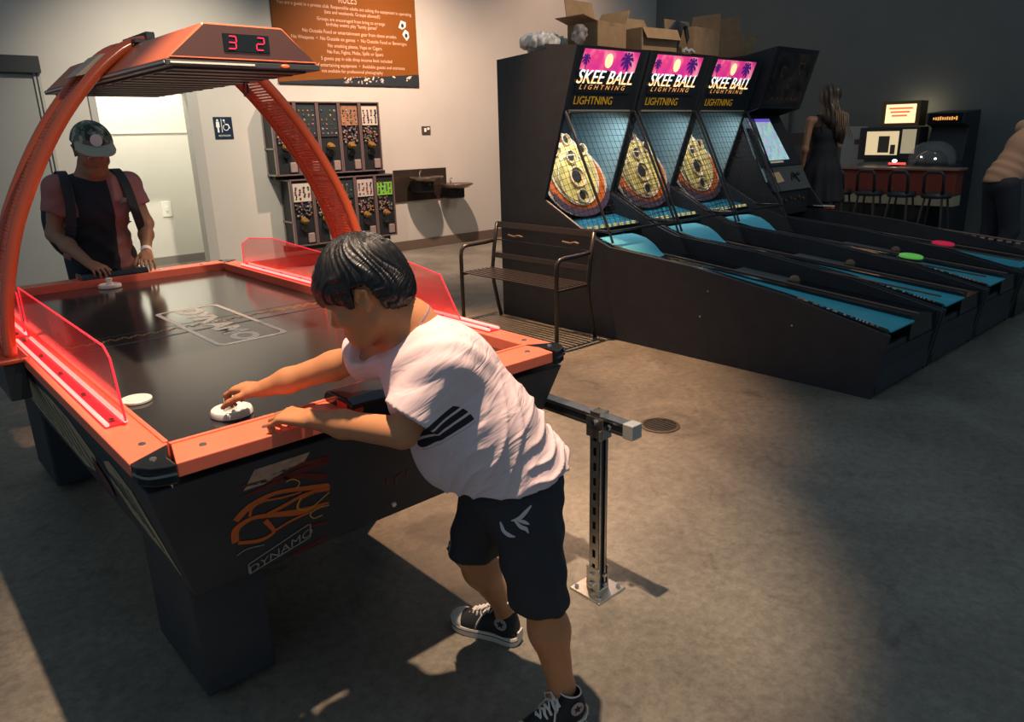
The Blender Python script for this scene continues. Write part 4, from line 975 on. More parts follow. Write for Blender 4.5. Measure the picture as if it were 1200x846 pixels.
def token(nm, x, y, c, lb):
    t = thing('start_button', (x, y, rr_z(y)), lb, 'button', None); z = rr_z(y) + .055
    R = Matrix.Rotation(.09, 3, 'X')
    b = B(); b.lathe((x, y, z - .03), [(0, 0), (.085, 0), (.085, .03), (.075, .034), (0, .034)], 32, R); mesh_obj('cap', b, mat('button_' + nm, c, .35, emit=c, estr=.35), t, smooth=True)
    b = B(); b.lathe((x, y, z - .035), [(.085, 0), (.095, 0), (.095, .02), (.085, .022)], 32, R); mesh_obj('rim', b, BLKM, t, smooth=True)
token('green', 5.62, .40, (.16, .62, .10), 'round lit green disc on the deck of the third alley machine')
token('red', 6.42, .44, (.75, .02, .07), 'round lit red disc on the deck of the fourth machine')

# fourth machine with slanted screen and hooded dark marquee
def screen_machine():
    x0 = X0 + 3 * PITCH + .02; x1 = x0 + WM
    t = thing('screen_alley_machine', (x0, 1.4, 0), 'fourth alley machine with a lit slanted screen and dark picture marquee', 'arcade game')
    prof = [(3.0, 0), (3.0, 2.15), (2.35, 2.165), (2.02, 2.22), (2.18, 1.68), (2.40, 1.62), (2.02, .95), (1.80, .69), (1.09, .628), (.42, .527), (-.215, .385), (-.157, 0)]
    for xa in (x0, x1 - .03):
        b = B(); b.prism(prof, xa, xa + .03, axis=0); mesh_obj('side_panel', b, CAB, t)
    b = B(); b.bb(x0 + .03, x1 - .03, 2.95, 2.99, 0, 2.05); mesh_obj('back_panel', b, CAB, t)
    ys = np.linspace(-.185, 2.0, 10)
    b = B(); b.loft([[(x0 + .03, y, .02), (x1 - .03, y, .02), (x1 - .03, y, rr_z(y) - .04), (x0 + .03, y, rr_z(y) - .04)] for y in ys]); mesh_obj('lane_bed', b, BLKG, t)
    b = B(); b.loft([[(x0 + .12, y, rr_z(y) - .039), (x0 + .46, y, rr_z(y) - .039), (x0 + .46, y, rr_z(y) - .036), (x0 + .12, y, rr_z(y) - .036)] for y in np.linspace(-.15, .45, 4)]); mesh_obj('alley', b, BLUE, t)
    b = B(); b.tube([(x1 - .006, float(y), rr_z(y) + .055) for y in np.linspace(-.19, 1.95, 8)], .010, 8); b.tube([(x0 + .5, float(y), rr_z(y) - .01) for y in np.linspace(-.19, 1.8, 8)], .006, 8); mr = mesh_obj('metal_edge', b, TRIMM, t, smooth='all')
    b = B()
    for i in range(26): y = -.1 + i * .07; b.bb(x1 - .018, x1 - .013, y, y + .04, rr_z(y) + .035, rr_z(y) + .052)
    mesh_obj('edge_dashes', b, mat('dash_pale', (.40, .36, .28), .4), mr)
    b = B(); b.bb(x1 - .03, x1 + .02, 1.72, 2.02, .690, .715); mesh_obj('red_end_block', b, mat('block_red', (.55, .07, .04), .4), t, bevel=.004)
    b = B(); b.bb(x1 - .035, x1 + .022, 1.72, 1.92, .716, .724); mesh_obj('white_label', b, WHITE, t)
    # marquee
    ud = Vector((0, 2.02 - 2.18, 2.22 - 1.68)); H = ud.length; ud.normalize(); nm = Vector((0, -ud.z, ud.y))
    b = B(); b.prism([(2.18, 1.68), (2.02, 2.22), (2.35, 2.16), (2.6, 2.1), (2.6, 1.7)], x0 + .03, x1 - .03, axis=0); mq = mesh_obj('marquee_box', b, BLK, t)
    def mp(u, v, off=0): return Vector((x0 + u * WM, 2.18, 1.68)) + ud * (v * H) + nm * off
    b = B(); b.poly([mp(u, v, .002) for u, v in ((.08, .08), (.92, .08), (.92, .92), (.08, .92))], .002, nm); pc = mesh_obj('marquee_picture', b, mat('dim_picture', (.035, .030, .028), .35, noise=(9, .7)), mq)
    b = B()
    for i in range(6): ribbon(b, [mp(.2 + i * .11, .14, .006), mp(.24 + i * .11, .19, .006), mp(.28 + i * .11, .13, .006)], .008, nm, .001, 3)
    rng = random.Random(8)
    for (u, v, r) in ((.30, .62, .045), (.68, .70, .05), (.5, .45, .04)):
        ribbon(b, [mp(u, v, .006) + (Vector((1, 0, 0)) * cos(a) + ud * sin(a)) * r * (1 + .25 * sin(3 * a)) for a in [i * pi / 4 for i in range(8)]], .008, nm, .001, 3)
    mesh_obj('dim_artwork', b, mat('artwork_brown', (.12, .07, .05), .45), pc)
    # tilted screen
    a = Vector((0, 2.37, 1.60)); c_ = Vector((0, 2.10, 1.16)); vd = (c_ - a); L = vd.length; vd.normalize(); ns = Vector((0, vd.z, -vd.y)); ns = ns if ns.y < 0 else -ns
    def sp_(u, v, off=0): return Vector((x0 + u * WM, 0, 0)) + a + vd * (v * L) + ns * off
    b = B(); b.poly([sp_(u, v, -.03) for u, v in ((.04, -.05), (.96, -.05), (.96, 1.05), (.04, 1.05))], .03, ns); bz = mesh_obj('screen_bezel', b, BLK, t)
    scr = mat('lit_screen', (.3, .45, .5), .2); nt, bs = nodes_of(scr)
    tc = nt.nodes.new('ShaderNodeTexCoord'); vo = nt.nodes.new('ShaderNodeTexVoronoi'); vo.inputs['Scale'].default_value = 26; nt.links.new(tc.outputs['Object'], vo.inputs['Vector'])
    mx = nt.nodes.new('ShaderNodeMix'); mx.data_type = 'RGBA'; mx.inputs[0].default_value = .30; mx.inputs[6].default_value = (.30, .52, .60, 1); nt.links.new(vo.outputs['Color'], mx.inputs[7]); nt.links.new(mx.outputs[2], bs.inputs['Emission Color']); bs.inputs['Emission Strength'].default_value = .75
    b = B(); b.poly([sp_(u, v, .002) for u, v in ((.16, .03), (.66, .03), (.70, .93), (.20, .93))], .002, ns); sc = mesh_obj('screen', b, scr, bz)
    b = B(); b.poly([sp_(u, v, .005) for u, v in ((.16, .03), (.66, .03), (.665, .10), (.165, .10))], .001, ns); mesh_obj('purple_banner', b, mat('banner_purple', (.15, .10, .5), .3, emit=(.16, .10, .6), estr=.8), sc)
    b = B(); b.poly([sp_(u, v, .004) for u, v in ((.22, .955), (.52, .955), (.53, .99), (.23, .99))], .003, ns); mesh_obj('pale_label', b, mat('pale_label', (.6, .55, .45), .4, emit=(.6, .5, .4), estr=.25), bz)
    # control panel
    b = B(); b.prism([(2.10, 1.13), (1.97, .90), (2.06, .86), (2.2, 1.1)], x0 + .10, x1 - .02, axis=0); cp = mesh_obj('control_panel', b, mat('panel_grey', (.085, .095, .10), .45), t, bevel=.004)
    nc = Vector((0, -.23, .13)).normalized()
    def cp_(x, s, off=.002): return Vector((x, 2.10 - .13 * s, 1.13 - .23 * s)) + nc * off
    b = B(); b.poly([cp_(x0 + .16, .25), cp_(x0 + .30, .22), cp_(x0 + .33, .62), cp_(x0 + .19, .66)], .002, nc); mesh_obj('sticker', b, mat('sticker_orange', (.70, .48, .28), .5), cp)
    b = B(); q = cp_(x0 + .55, .45, 0); b.cyl(q, q + nc * .05, .012, .010, 10); b.ell(q + nc * .055, (.02, .02, .02)); ribbon(b, [cp_(x0 + .48, .6), cp_(x0 + .55, .3), cp_(x0 + .62, .7)], .008, nc, .01, 3); mesh_obj('joystick', b, BLKM, cp)
    b = B(); b.bb(x0 + .10, x1 - .03, 1.99, 2.4, .66, .90); mesh_obj('lower_box', b, BLK, t)
    b = B()
    for i in range(7): b.cyl((x0 + .15 + i * .09, 1.985, .80 + .02 * (i % 2)), (x0 + .15 + i * .09, 1.975, .80 + .02 * (i % 2)), .018, .014, 10)
    mesh_obj('coin_buttons', b, mat('coin_brown', (.16, .10, .07), .3, metal=.5), t)
    # lit net at the left
    b = B(); grid_wires(b, [(x0 - .02, 2.25, 1.62), (x0 + .13, 2.30, 1.62), (x0 + .16, 2.0, .98), (x0 - .02, 1.85, .90)], 5, 16, .0025); nn_ = mesh_obj('net', b, NETM, t)
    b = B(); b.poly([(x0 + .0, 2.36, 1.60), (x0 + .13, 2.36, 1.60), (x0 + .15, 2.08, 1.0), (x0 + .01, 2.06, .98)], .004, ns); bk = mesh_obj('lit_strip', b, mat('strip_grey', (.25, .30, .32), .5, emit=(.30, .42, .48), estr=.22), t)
screen_machine()

# ------------------------------------------------------------------ things on top of the machines
def carton(cx, cy, z, sx, sy, sz, rot, flaps, label, mouth=True):
    t = thing('cardboard_box', (cx, cy, z), label, 'box', 'cardboard boxes on the alley machines')
    R = Matrix.Rotation(rot, 3, 'Z'); o = Vector((cx, cy, z))
    T = lambda p: R @ Vector(p) + o
    b = B(); th = .006
    for c, d in (((0, 0, th / 2), (sx, sy, th)), ((-sx / 2, 0, sz / 2), (th, sy, sz)), ((sx / 2, 0, sz / 2), (th, sy, sz)), ((0, -sy / 2, sz / 2), (sx, th, sz)), ((0, sy / 2, sz / 2), (sx, th, sz))):
        b.box(T(c), d, R)
    mesh_obj('carton', b, CARD, t)
    for side, ang, ln in flaps:
        b = B(); a = radians(ang)
        if side in 'LR':
            s = -1 if side == 'L' else 1; e = Vector((s * cos(a), 0, sin(a))); base = Vector((s * sx / 2, 0, sz)); w = Vector((0, sy / 2, 0))
        else:
            s = -1 if side == 'F' else 1; e = Vector((0, s * cos(a), sin(a))); base = Vector((0, s * sy / 2, sz)); w = Vector((sx / 2, 0, 0))
        nn = e.cross(w).normalized(); b.poly([T(base - w), T(base + w), T(base + w * .96 + e * ln), T(base - w * .96 + e * ln)], .005, R @ nn); mesh_obj('flap', b, CARD, t)
    b = B(); b.box(T((0, -sy / 2 - .004, sz * .93)), (.05, .001, sz * .14), R); b.box(T((0, 0, th + .001)), (sx * .95, sy * .95, .001), R); mesh_obj('tape', b, mat('packing_tape', (.30, .20, .12), .3), t)
    return t
ZT = 2.137
carton(4.33, 2.50, ZT, .36, .30, .18, .05, [('B', 78, .20), ('L', 12, .16), ('R', 60, .12)], 'open cardboard box with a tall raised back flap, leftmost on the machines')
carton(4.93, 2.48, ZT, .44, .30, .17, -.06, [('B', 62, .14), ('F', -60, .10)], 'open cardboard box with black plastic over its edge, second from the left')
carton(5.60, 2.48, ZT, .42, .30, .22, .04, [('R', 84, .14), ('B', 80, .10)], 'cardboard box with a raised corner flap, third from the left')
carton(6.50, 2.60, 2.166, .26, .28, .20, .0, [('R', 6, .24), ('L', 80, .16)], 'cardboard box at the right end with a flap sticking out sideways')
def crumple(name, c, r, m, label, cat, seed, n=1):
    rng = np.random.RandomState(seed); ph = rng.rand(12, 4) * 6.28; fq = rng.rand(12, 3) * 130 - 65
    P = [ellp(c, r, k=.02)]
    def disp(V):
        d = 0
        for i in range(12): d = d + np.abs(np.sin(V @ fq[i] + ph[i, 0])) * .0085 - .004
        return d
    t = thing(name, (c[0], c[1], c[2] - r[2]), label, cat); body('sheet', P, .008, m, t, 0, disp); return t
crumple('plastic_bag', (3.95, 2.72, 2.178), (.18, .14, .058), mat('bag_white', (.82, .75, .66), .3, spec=.6), 'crumpled white plastic bag at the left end of the machine tops', 'plastic bag', 2)
crumple('plastic_wrap', (4.02, 2.40, 2.215), (.035, .04, .055), mat('clear_plastic', (.6, .5, .46), .15, alpha=.45), 'clump of clear plastic wrap beside the leftmost box', 'plastic wrap', 5)
t = thing('black_bin_liner', (5.2, 2.45, 2.2), 'black plastic liner hanging out of the second cardboard box', 'plastic bag')
BL = mat('liner_black', (.02, .02, .022), .25, spec=.7)
b = B()
for i, (x, h) in enumerate(((5.10, .17), (5.14, .22), (5.19, .25), (5.24, .245), (5.28, .22), (5.31, .16))): pass
rings = []
for x, zt_, zb_ in ((5.06, 2.32, 2.27), (5.10, 2.35, 2.20), (5.14, 2.385, 2.14), (5.18, 2.39, 2.15), (5.22, 2.375, 2.32), (5.28, 2.37, 2.33), (5.31, 2.33, 2.20)):
    rings.append([(x, 2.33, zb_), (x + .01, 2.315, (zt_ + zb_) / 2), (x, 2.33, zt_), (x, 2.36, zt_ - .01), (x - .01, 2.345, (zt_ + zb_) / 2)])
b.loft(rings); mesh_obj('sheet', b, BL, t, smooth=True)
t = thing('ceramic_ornament', (5.14, 2.25, 2.12), 'small shiny white ornament on the middle machine top', 'ornament')
b = B()
for i in range(5): b.box((5.08 + i * .035, 2.20, 2.135 + .012 * (i % 2)), (.022, .02, .03), Matrix.Rotation(.5 * i, 3, 'Y'))
mesh_obj('piece', b, mat('chrome_white', (.5, .5, .48), .2), t, bevel=.003)
# ------------------------------------------------------------------ machines along the far right wall
def far_things():
    t = thing('pinball_machine', (10.2, 2.45, 0), 'pinball machine with a glowing framed sign and lit backbox at the far right wall', 'pinball machine')
    gold = mat('gold_frame', (.16, .11, .05), .4, metal=.4)
    b = B(); b.bb(10.0, 10.25, 2.05, 2.53, 1.48, 1.79); tp = mesh_obj('topper_frame', b, gold, t, bevel=.01)
    b = B(); b.bb(9.994, 10.0, 2.10, 2.47, 1.52, 1.75); lit = mesh_obj('lit_topper', b, mat('topper_glow', (.9, .7, .4), .4, emit=(1., .72, .38), estr=1.3), tp)
    b = B()
    for i in range(3): b.bb(9.990, 9.994, 2.14 + .03 * i, 2.43 - .02 * i, 1.69 - i * .045, 1.712 - i * .045)
    mesh_obj('red_writing_bars', b, mat('topper_red', (.7, .1, .05), .4, emit=(1., .22, .10), estr=.8), lit)
    b = B(); b.bb(10.0, 10.3, 2.02, 2.78, 1.06, 1.47); bb_ = mesh_obj('backbox', b, BLK, t, bevel=.01)
    b = B(); b.bb(9.994, 10.0, 2.27, 2.68, 1.12, 1.42); gl = mesh_obj('lit_backglass', b, mat('backglass_glow', (.8, .65, .4), .4, emit=(.85, .66, .36), estr=.75), bb_)
    b = B(); b.bb(9.99, 9.994, 2.38, 2.52, 1.15, 1.36); b.bb(9.99, 9.994, 2.30, 2.36, 1.13, 1.25); mesh_obj('dark_artwork', b, mat('dim_art', (.10, .09, .07), .5), gl)
    b = B(); b.bb(9.994, 10.0, 2.06, 2.23, 1.14, 1.44); mesh_obj('side_window', b, mat('side_glow', (.5, .45, .3), .4, emit=(.50, .42, .26), estr=.55), bb_)
    b = B(); b.prism([(9.35, .80), (9.35, .90), (10.0, 1.02), (10.0, .80)], 2.15, 2.68, axis=1) if False else b.bb(9.3, 10.1, 2.15, 2.68, .80, .99)
    cb = mesh_obj('cabinet', b, BLK, t, bevel=.01)
    b = B(); b.poly([(9.32, 2.18, .992), (9.32, 2.65, .992), (9.98, 2.65, 1.03), (9.98, 2.18, 1.03)], .004, (0, 0, 1)); mesh_obj('playfield_glass', b, mat('playfield_glass', (.16, .20, .18), .15, spec=.8), cb)
    for y in (2.19, 2.63):
        for x in (9.34, 10.05): b = B(); b.cyl((x, y, 0), (x, y, .80), .025); mesh_obj('leg', b, BLKM, t)
    area('topper_spill', (10.5, 2.28, 1.70), (10.75, 2.28, 1.72), .7, (1., .8, .5), .4, .1)
    t = thing('white_panel', (10.3, 2.9, 0), 'pale upright panel standing left of the lit pinball machine', 'panel')
    b = B(); b.bb(10.28, 10.31, 2.80, 3.14, .02, 1.49); mesh_obj('board', b, mat('pale_board', (.34, .36, .34), .5), t, bevel=.004)
    b = B(); b.bb(10.2, 10.45, 2.80, 3.08, 0, .02); b.bb(10.27, 10.28, 2.9, 2.96, 1.25, 1.32); mesh_obj('foot', b, BLKM, t)
    t = thing('red_counter', (9.8, 2.1, 0), 'dark red counter with a pale band in front of the lit pinball machine', 'counter')
    b = B(); b.bb(9.02, 9.26, 1.22, 2.85, .70, .985); mesh_obj('front', b, mat('counter_red', (.17, .035, .025), .5), t, bevel=.01)
    b = B(); b.bb(9.03, 9.26, 1.22, 2.84, .585, .70); mesh_obj('pale_band', b, mat('counter_band', (.34, .33, .25), .5), t)
    b = B(); b.bb(8.98, 9.28, 1.19, 2.88, .985, 1.01); mesh_obj('top', b, mat('counter_top', (.25, .14, .10), .35), t, bevel=.005)
    b = B(); b.bb(9.06, 9.24, 1.55, 2.8, 0, .585); mesh_obj('base', b, BLK, t)
    t = thing('dome_game', (9.6, 1.75, 0), 'dark game with a clear plastic dome right of the lit pinball machine', 'arcade game')
    b = B(); b.bb(9.35, 9.85, 1.42, 1.98, 0, 1.02); mesh_obj('body', b, BLK, t, bevel=.02)
    b = B(); b.lathe((9.6, 1.70, 1.02), [(.26, 0), (.262, .05), (.25, .14), (.20, .22), (.12, .27), (.001, .285)], 28); mesh_obj('dome', b, mat('clear_dome', (.6, .65, .65), .06, alpha=.14, spec=.9), t, smooth='all')
    b = B(); b.lathe((9.6, 1.70, 1.02), [(.0, 0), (.19, 0), (.17, .10), (.08, .17), (0, .19)], 20); mesh_obj('inner_toy', b, BLKG, t, smooth='all')
    b = B(); b.ell((9.42, 1.60, 1.10), (.012, .014, .012)); b.ell((9.42, 1.76, 1.12), (.010, .012, .010)); mesh_obj('white_lamp', b, mat('lamp_white', (1, 1, 1), .4, emit=(.9, 1., 1.), estr=3.), t, smooth='all')
    b = B(); b.bb(9.33, 9.345, 1.90, 2.10, 1.03, 1.055); mesh_obj('red_lamp_bar', b, mat('lamp_red', (1, .1, .1), .4, emit=(1., .10, .08), estr=1.2), t)
    b = B(); b.ell((9.33, 2.03, 1.075), (.02, .03, .02)); mesh_obj('white_lamp', b, MATS['lamp_white'], t, smooth='all')
    t = thing('upright_arcade_cabinet', (10.3, 1.7, 0), 'black upright arcade cabinet with an orange lit marquee at the far wall', 'arcade game')
    b = B(); b.prism([(9.95, 0), (9.95, .95), (10.1, 1.05), (10.2, 1.45), (9.98, 1.50), (9.98, 1.63), (10.55, 1.66), (10.6, 0)], 1.52, 1.96, axis=1); mesh_obj('body', b, BLK, t, bevel=.01)
    b = B(); b.bb(9.972, 9.98, 1.55, 1.93, 1.51, 1.62); mq = mesh_obj('marquee', b, BLKG, t)
    b = B()
    rng = random.Random(2)
    for i in range(11): b.bb(9.966, 9.972, 1.60 + i * .026, 1.615 + i * .026, 1.548 - .01 * rng.random(), 1.572 + .012 * rng.random())
    mesh_obj('orange_lettering', b, mat('orange_glow', (.9, .4, .08), .4, emit=(1., .42, .10), estr=.9), mq)
    for i, y in enumerate((2.42, 2.05, 1.68, 1.31)):
        t = thing('bar_stool', (8.75, y, 0), ('black bar stool with low back at the left end of the red counter', 'black bar stool second from the left at the red counter', 'black bar stool third from the left at the red counter', 'black bar stool at the right end of the red counter')[i], 'stool', 'bar stools at the red counter')
        b = B(); b.lathe((8.75, y, .70), [(0, 0), (.15, 0), (.16, .03), (.14, .06), (0, .065)], 20); mesh_obj('seat', b, BLK, t, smooth=True)
        b = B(); b.tube([(8.63, y - .10, .76), (8.60, y - .10, .95), (8.60, y - .07, .99), (8.60, y + .07, .99), (8.60, y + .10, .95), (8.63, y + .10, .76)], .018, 8); mesh_obj('backrest', b, BLK, t, smooth='all')
        for sx in (-1, 1):
            for sy in (-1, 1): b = B(); b.cyl((8.75 + sx * .09, y + sy * .09, .70), (8.75 + sx * .16, y + sy * .16, 0), .013, .013, 8); mesh_obj('leg', b, BLKM, t)
        b = B(); b.tube([(8.75 + .14 * cos(a), y + .14 * sin(a), .25) for a in [i_ * pi / 8 for i_ in range(17)]], .009, 6); mesh_obj('foot_ring', b, BLKM, t)
    t = thing('speaker_cabinet', (10.1, 3.6, 0), 'dark tall speaker cabinet against the far wall behind the woman', 'speaker')
    b = B(); b.bb(9.95, 10.3, 3.46, 3.76, 0, 1.42); mesh_obj('box', b, BLK, t, bevel=.01)
    b = B(); b.cyl((9.95, 3.61, 1.15), (9.94, 3.61, 1.15), .12, .11, 20); b.cyl((9.95, 3.61, .75), (9.94, 3.61, .75), .12, .11, 20); mesh_obj('cone', b, BLKM, t)
    t = thing('wall_conduit', (10.7, 4.2, 2.0), 'pale vertical pipe with a box on the dark far wall', 'pipe')
    b = B(); b.cyl((10.70, 4.2, .02), (10.70, 4.2, 2.15), .025); mesh_obj('pipe', b, mat('conduit_grey', (.12, .125, .12), .5), t, smooth=True)
    b = B(); b.bb(10.62, 10.75, 4.08, 4.32, 2.12, 2.26); mesh_obj('junction_box', b, MATS['conduit_grey'], t, bevel=.005)
far_things()

# ------------------------------------------------------------------ people
def skin(name, c): return mat(name, c, .5, spec=.4, noise=(25, .05))
def head(c, fwd, up, s=1., k=.015, neck=None):
    """prims of a head; s=1 gives a 0.20 m child's head"""
    R = frame_R(fwd, up); f, l, u = R[:, 0], R[:, 1], R[:, 2]; c = nv(c)
    p = lambda a, b_, d: c + (f * a + l * b_ + u * d) * s
    P = [ellp(p(-.008, 0, .022), nv((.092, .074, .085)) * s, R, k), ellp(p(.030, 0, -.035), nv((.055, .054, .068)) * s, R, .03 * s),
         cone(p(.062, .012, -.088), p(.062, -.012, -.088), .020 * s, .020 * s, .03 * s), cone(p(-.01, .042, -.06), p(.05, .018, -.092), .020 * s, .016 * s, .03 * s), cone(p(-.01, -.042, -.06), p(.05, -.018, -.092), .020 * s, .016 * s, .03 * s),
         cone(p(.086, 0, -.008), p(.100, 0, -.036), .0075 * s, .0105 * s, .012 * s), ellp(p(.092, 0, -.042), nv((.010, .016, .008)) * s, R, .008 * s),
         cone(p(.082, .015, -.066), p(.082, -.015, -.066), .0065 * s, .0065 * s, .007 * s), cone(p(.080, .012, -.074), p(.080, -.012, -.074), .0065 * s, .0065 * s, .006 * s),
         cone(p(.080, .045, .012), p(.088, .008, .010), .009 * s, .008 * s, .014 * s), cone(p(.080, -.045, .012), p(.088, -.008, .010), .009 * s, .008 * s, .014 * s),
         ellp(p(.060, .040, -.030), nv((.022, .020, .022)) * s, R, .02 * s), ellp(p(.060, -.040, -.030), nv((.022, .020, .022)) * s, R, .02 * s)]
    for q in (1, -1):
        ea = [p(-.012, q * .072, -.012), p(-.020, q * .084, .016), p(-.004, q * .083, .022), p(.006, q * .079, .004), p(-.002, q * .074, -.030)]
        P += [ellp(p(-.006, q * .073, -.006), nv((.016, .008, .026)) * s, R, .006 * s)]
        for i in range(4): P.append(cone(ea[i], ea[i + 1], .0055 * s, .005 * s, .005 * s))
        P.append(ellp(p(.0, q * .083, -.002), nv((.007, .008, .012)) * s, R, .004 * s, sub=True))
        P.append(ellp(p(.083, q * .030, -.006), nv((.010, .016, .008)) * s, R, .008 * s, sub=True)); P.append(ellp(p(.073, q * .030, -.006), nv((.013, .015, .012)) * s, R, .003 * s))
    return P, p, R
def eyes(p, parent, s, R):
    for q in (1, -1):
        b = B(); b.ell(p(.0785, q * .030, -.006), (.0085 * s,) * 3, seg=12, ring=8); e = mesh_obj('eye', b, mat('eye_white', (.6, .58, .55), .2), parent, smooth='all')
        b = B(); b.ell(p(.0845, q * .030, -.007), (.0042 * s,) * 3, seg=10, ring=6); mesh_obj('iris', b, mat('iris_dark', (.03, .015, .01), .2), e, smooth='all')
        b = B(); b.tube([p(.089, q * .014, .014), p(.091, q * .030, .019), p(.082, q * .046, .013)], [.0022 * s, .0028 * s, .0015 * s], 6); mesh_obj('eyebrow', b, HAIRM, parent)
def hair_mat(name, c, rough=.3):
    m = mat(name, c, rough, spec=.7); nt, bs = nodes_of(m); N = nt.nodes
    return m
HAIRM = hair_mat('black_hair', (.005, .004, .004), .30)
def strands(m, sc=(130., 7.)):
    nt, bs = nodes_of(m); N = nt.nodes; Lk = nt.links
    uv = N.new('ShaderNodeAttribute'); uv.attribute_name = 'strand'
    mp_ = N.new('ShaderNodeVectorMath'); mp_.operation = 'MULTIPLY'; mp_.inputs[1].default_value = (sc[0] * .3, sc[1], sc[0] * .3); Lk.new(uv.outputs['Vector'], mp_.inputs[0])
    nz = N.new('ShaderNodeTexNoise'); nz.inputs['Scale'].default_value = 1.; nz.inputs['Detail'].default_value = 3; Lk.new(mp_.outputs[0], nz.inputs['Vector'])
    bp = N.new('ShaderNodeBump'); bp.inputs['Strength'].default_value = .8; bp.inputs['Distance'].default_value = .0035; Lk.new(nz.outputs['Fac'], bp.inputs['Height']); Lk.new(bp.outputs[0], bs.inputs['Normal'])
    mr = N.new('ShaderNodeMapRange'); mr.inputs['From Min'].default_value = .35; mr.inputs['From Max'].default_value = .65; mr.inputs['To Min'].default_value = .26; mr.inputs['To Max'].default_value = .55; Lk.new(nz.outputs['Fac'], mr.inputs['Value']); Lk.new(mr.outputs[0], bs.inputs['Roughness'])
strands(HAIRM)
def strand_attr(o, c, R, pole=(-.3, 0, 1.)):
    V = np.array([v.co[:] for v in o.data.vertices]) + nv(ORG[o.name]) - nv(c); q = V @ np.array(R)
    pz = nv(pole); pz /= np.linalg.norm(pz); px = nv((1, 0, 0)) - pz * pz[0]; px /= np.linalg.norm(px); py = np.cross(pz, px)
    az = np.arctan2(q @ py, q @ px); el = np.arctan2(q @ pz, np.hypot(q @ px, q @ py))
    at = o.data.attributes.new('strand', 'FLOAT_VECTOR', 'POINT'); w = az + .18 * np.sin(el * 5 + az * 3)
    D = np.stack([np.cos(w), el * .35, np.sin(w)], 1).astype(np.float32); D[:, 0] *= 1; at.data.foreach_set('vector', D.ravel())


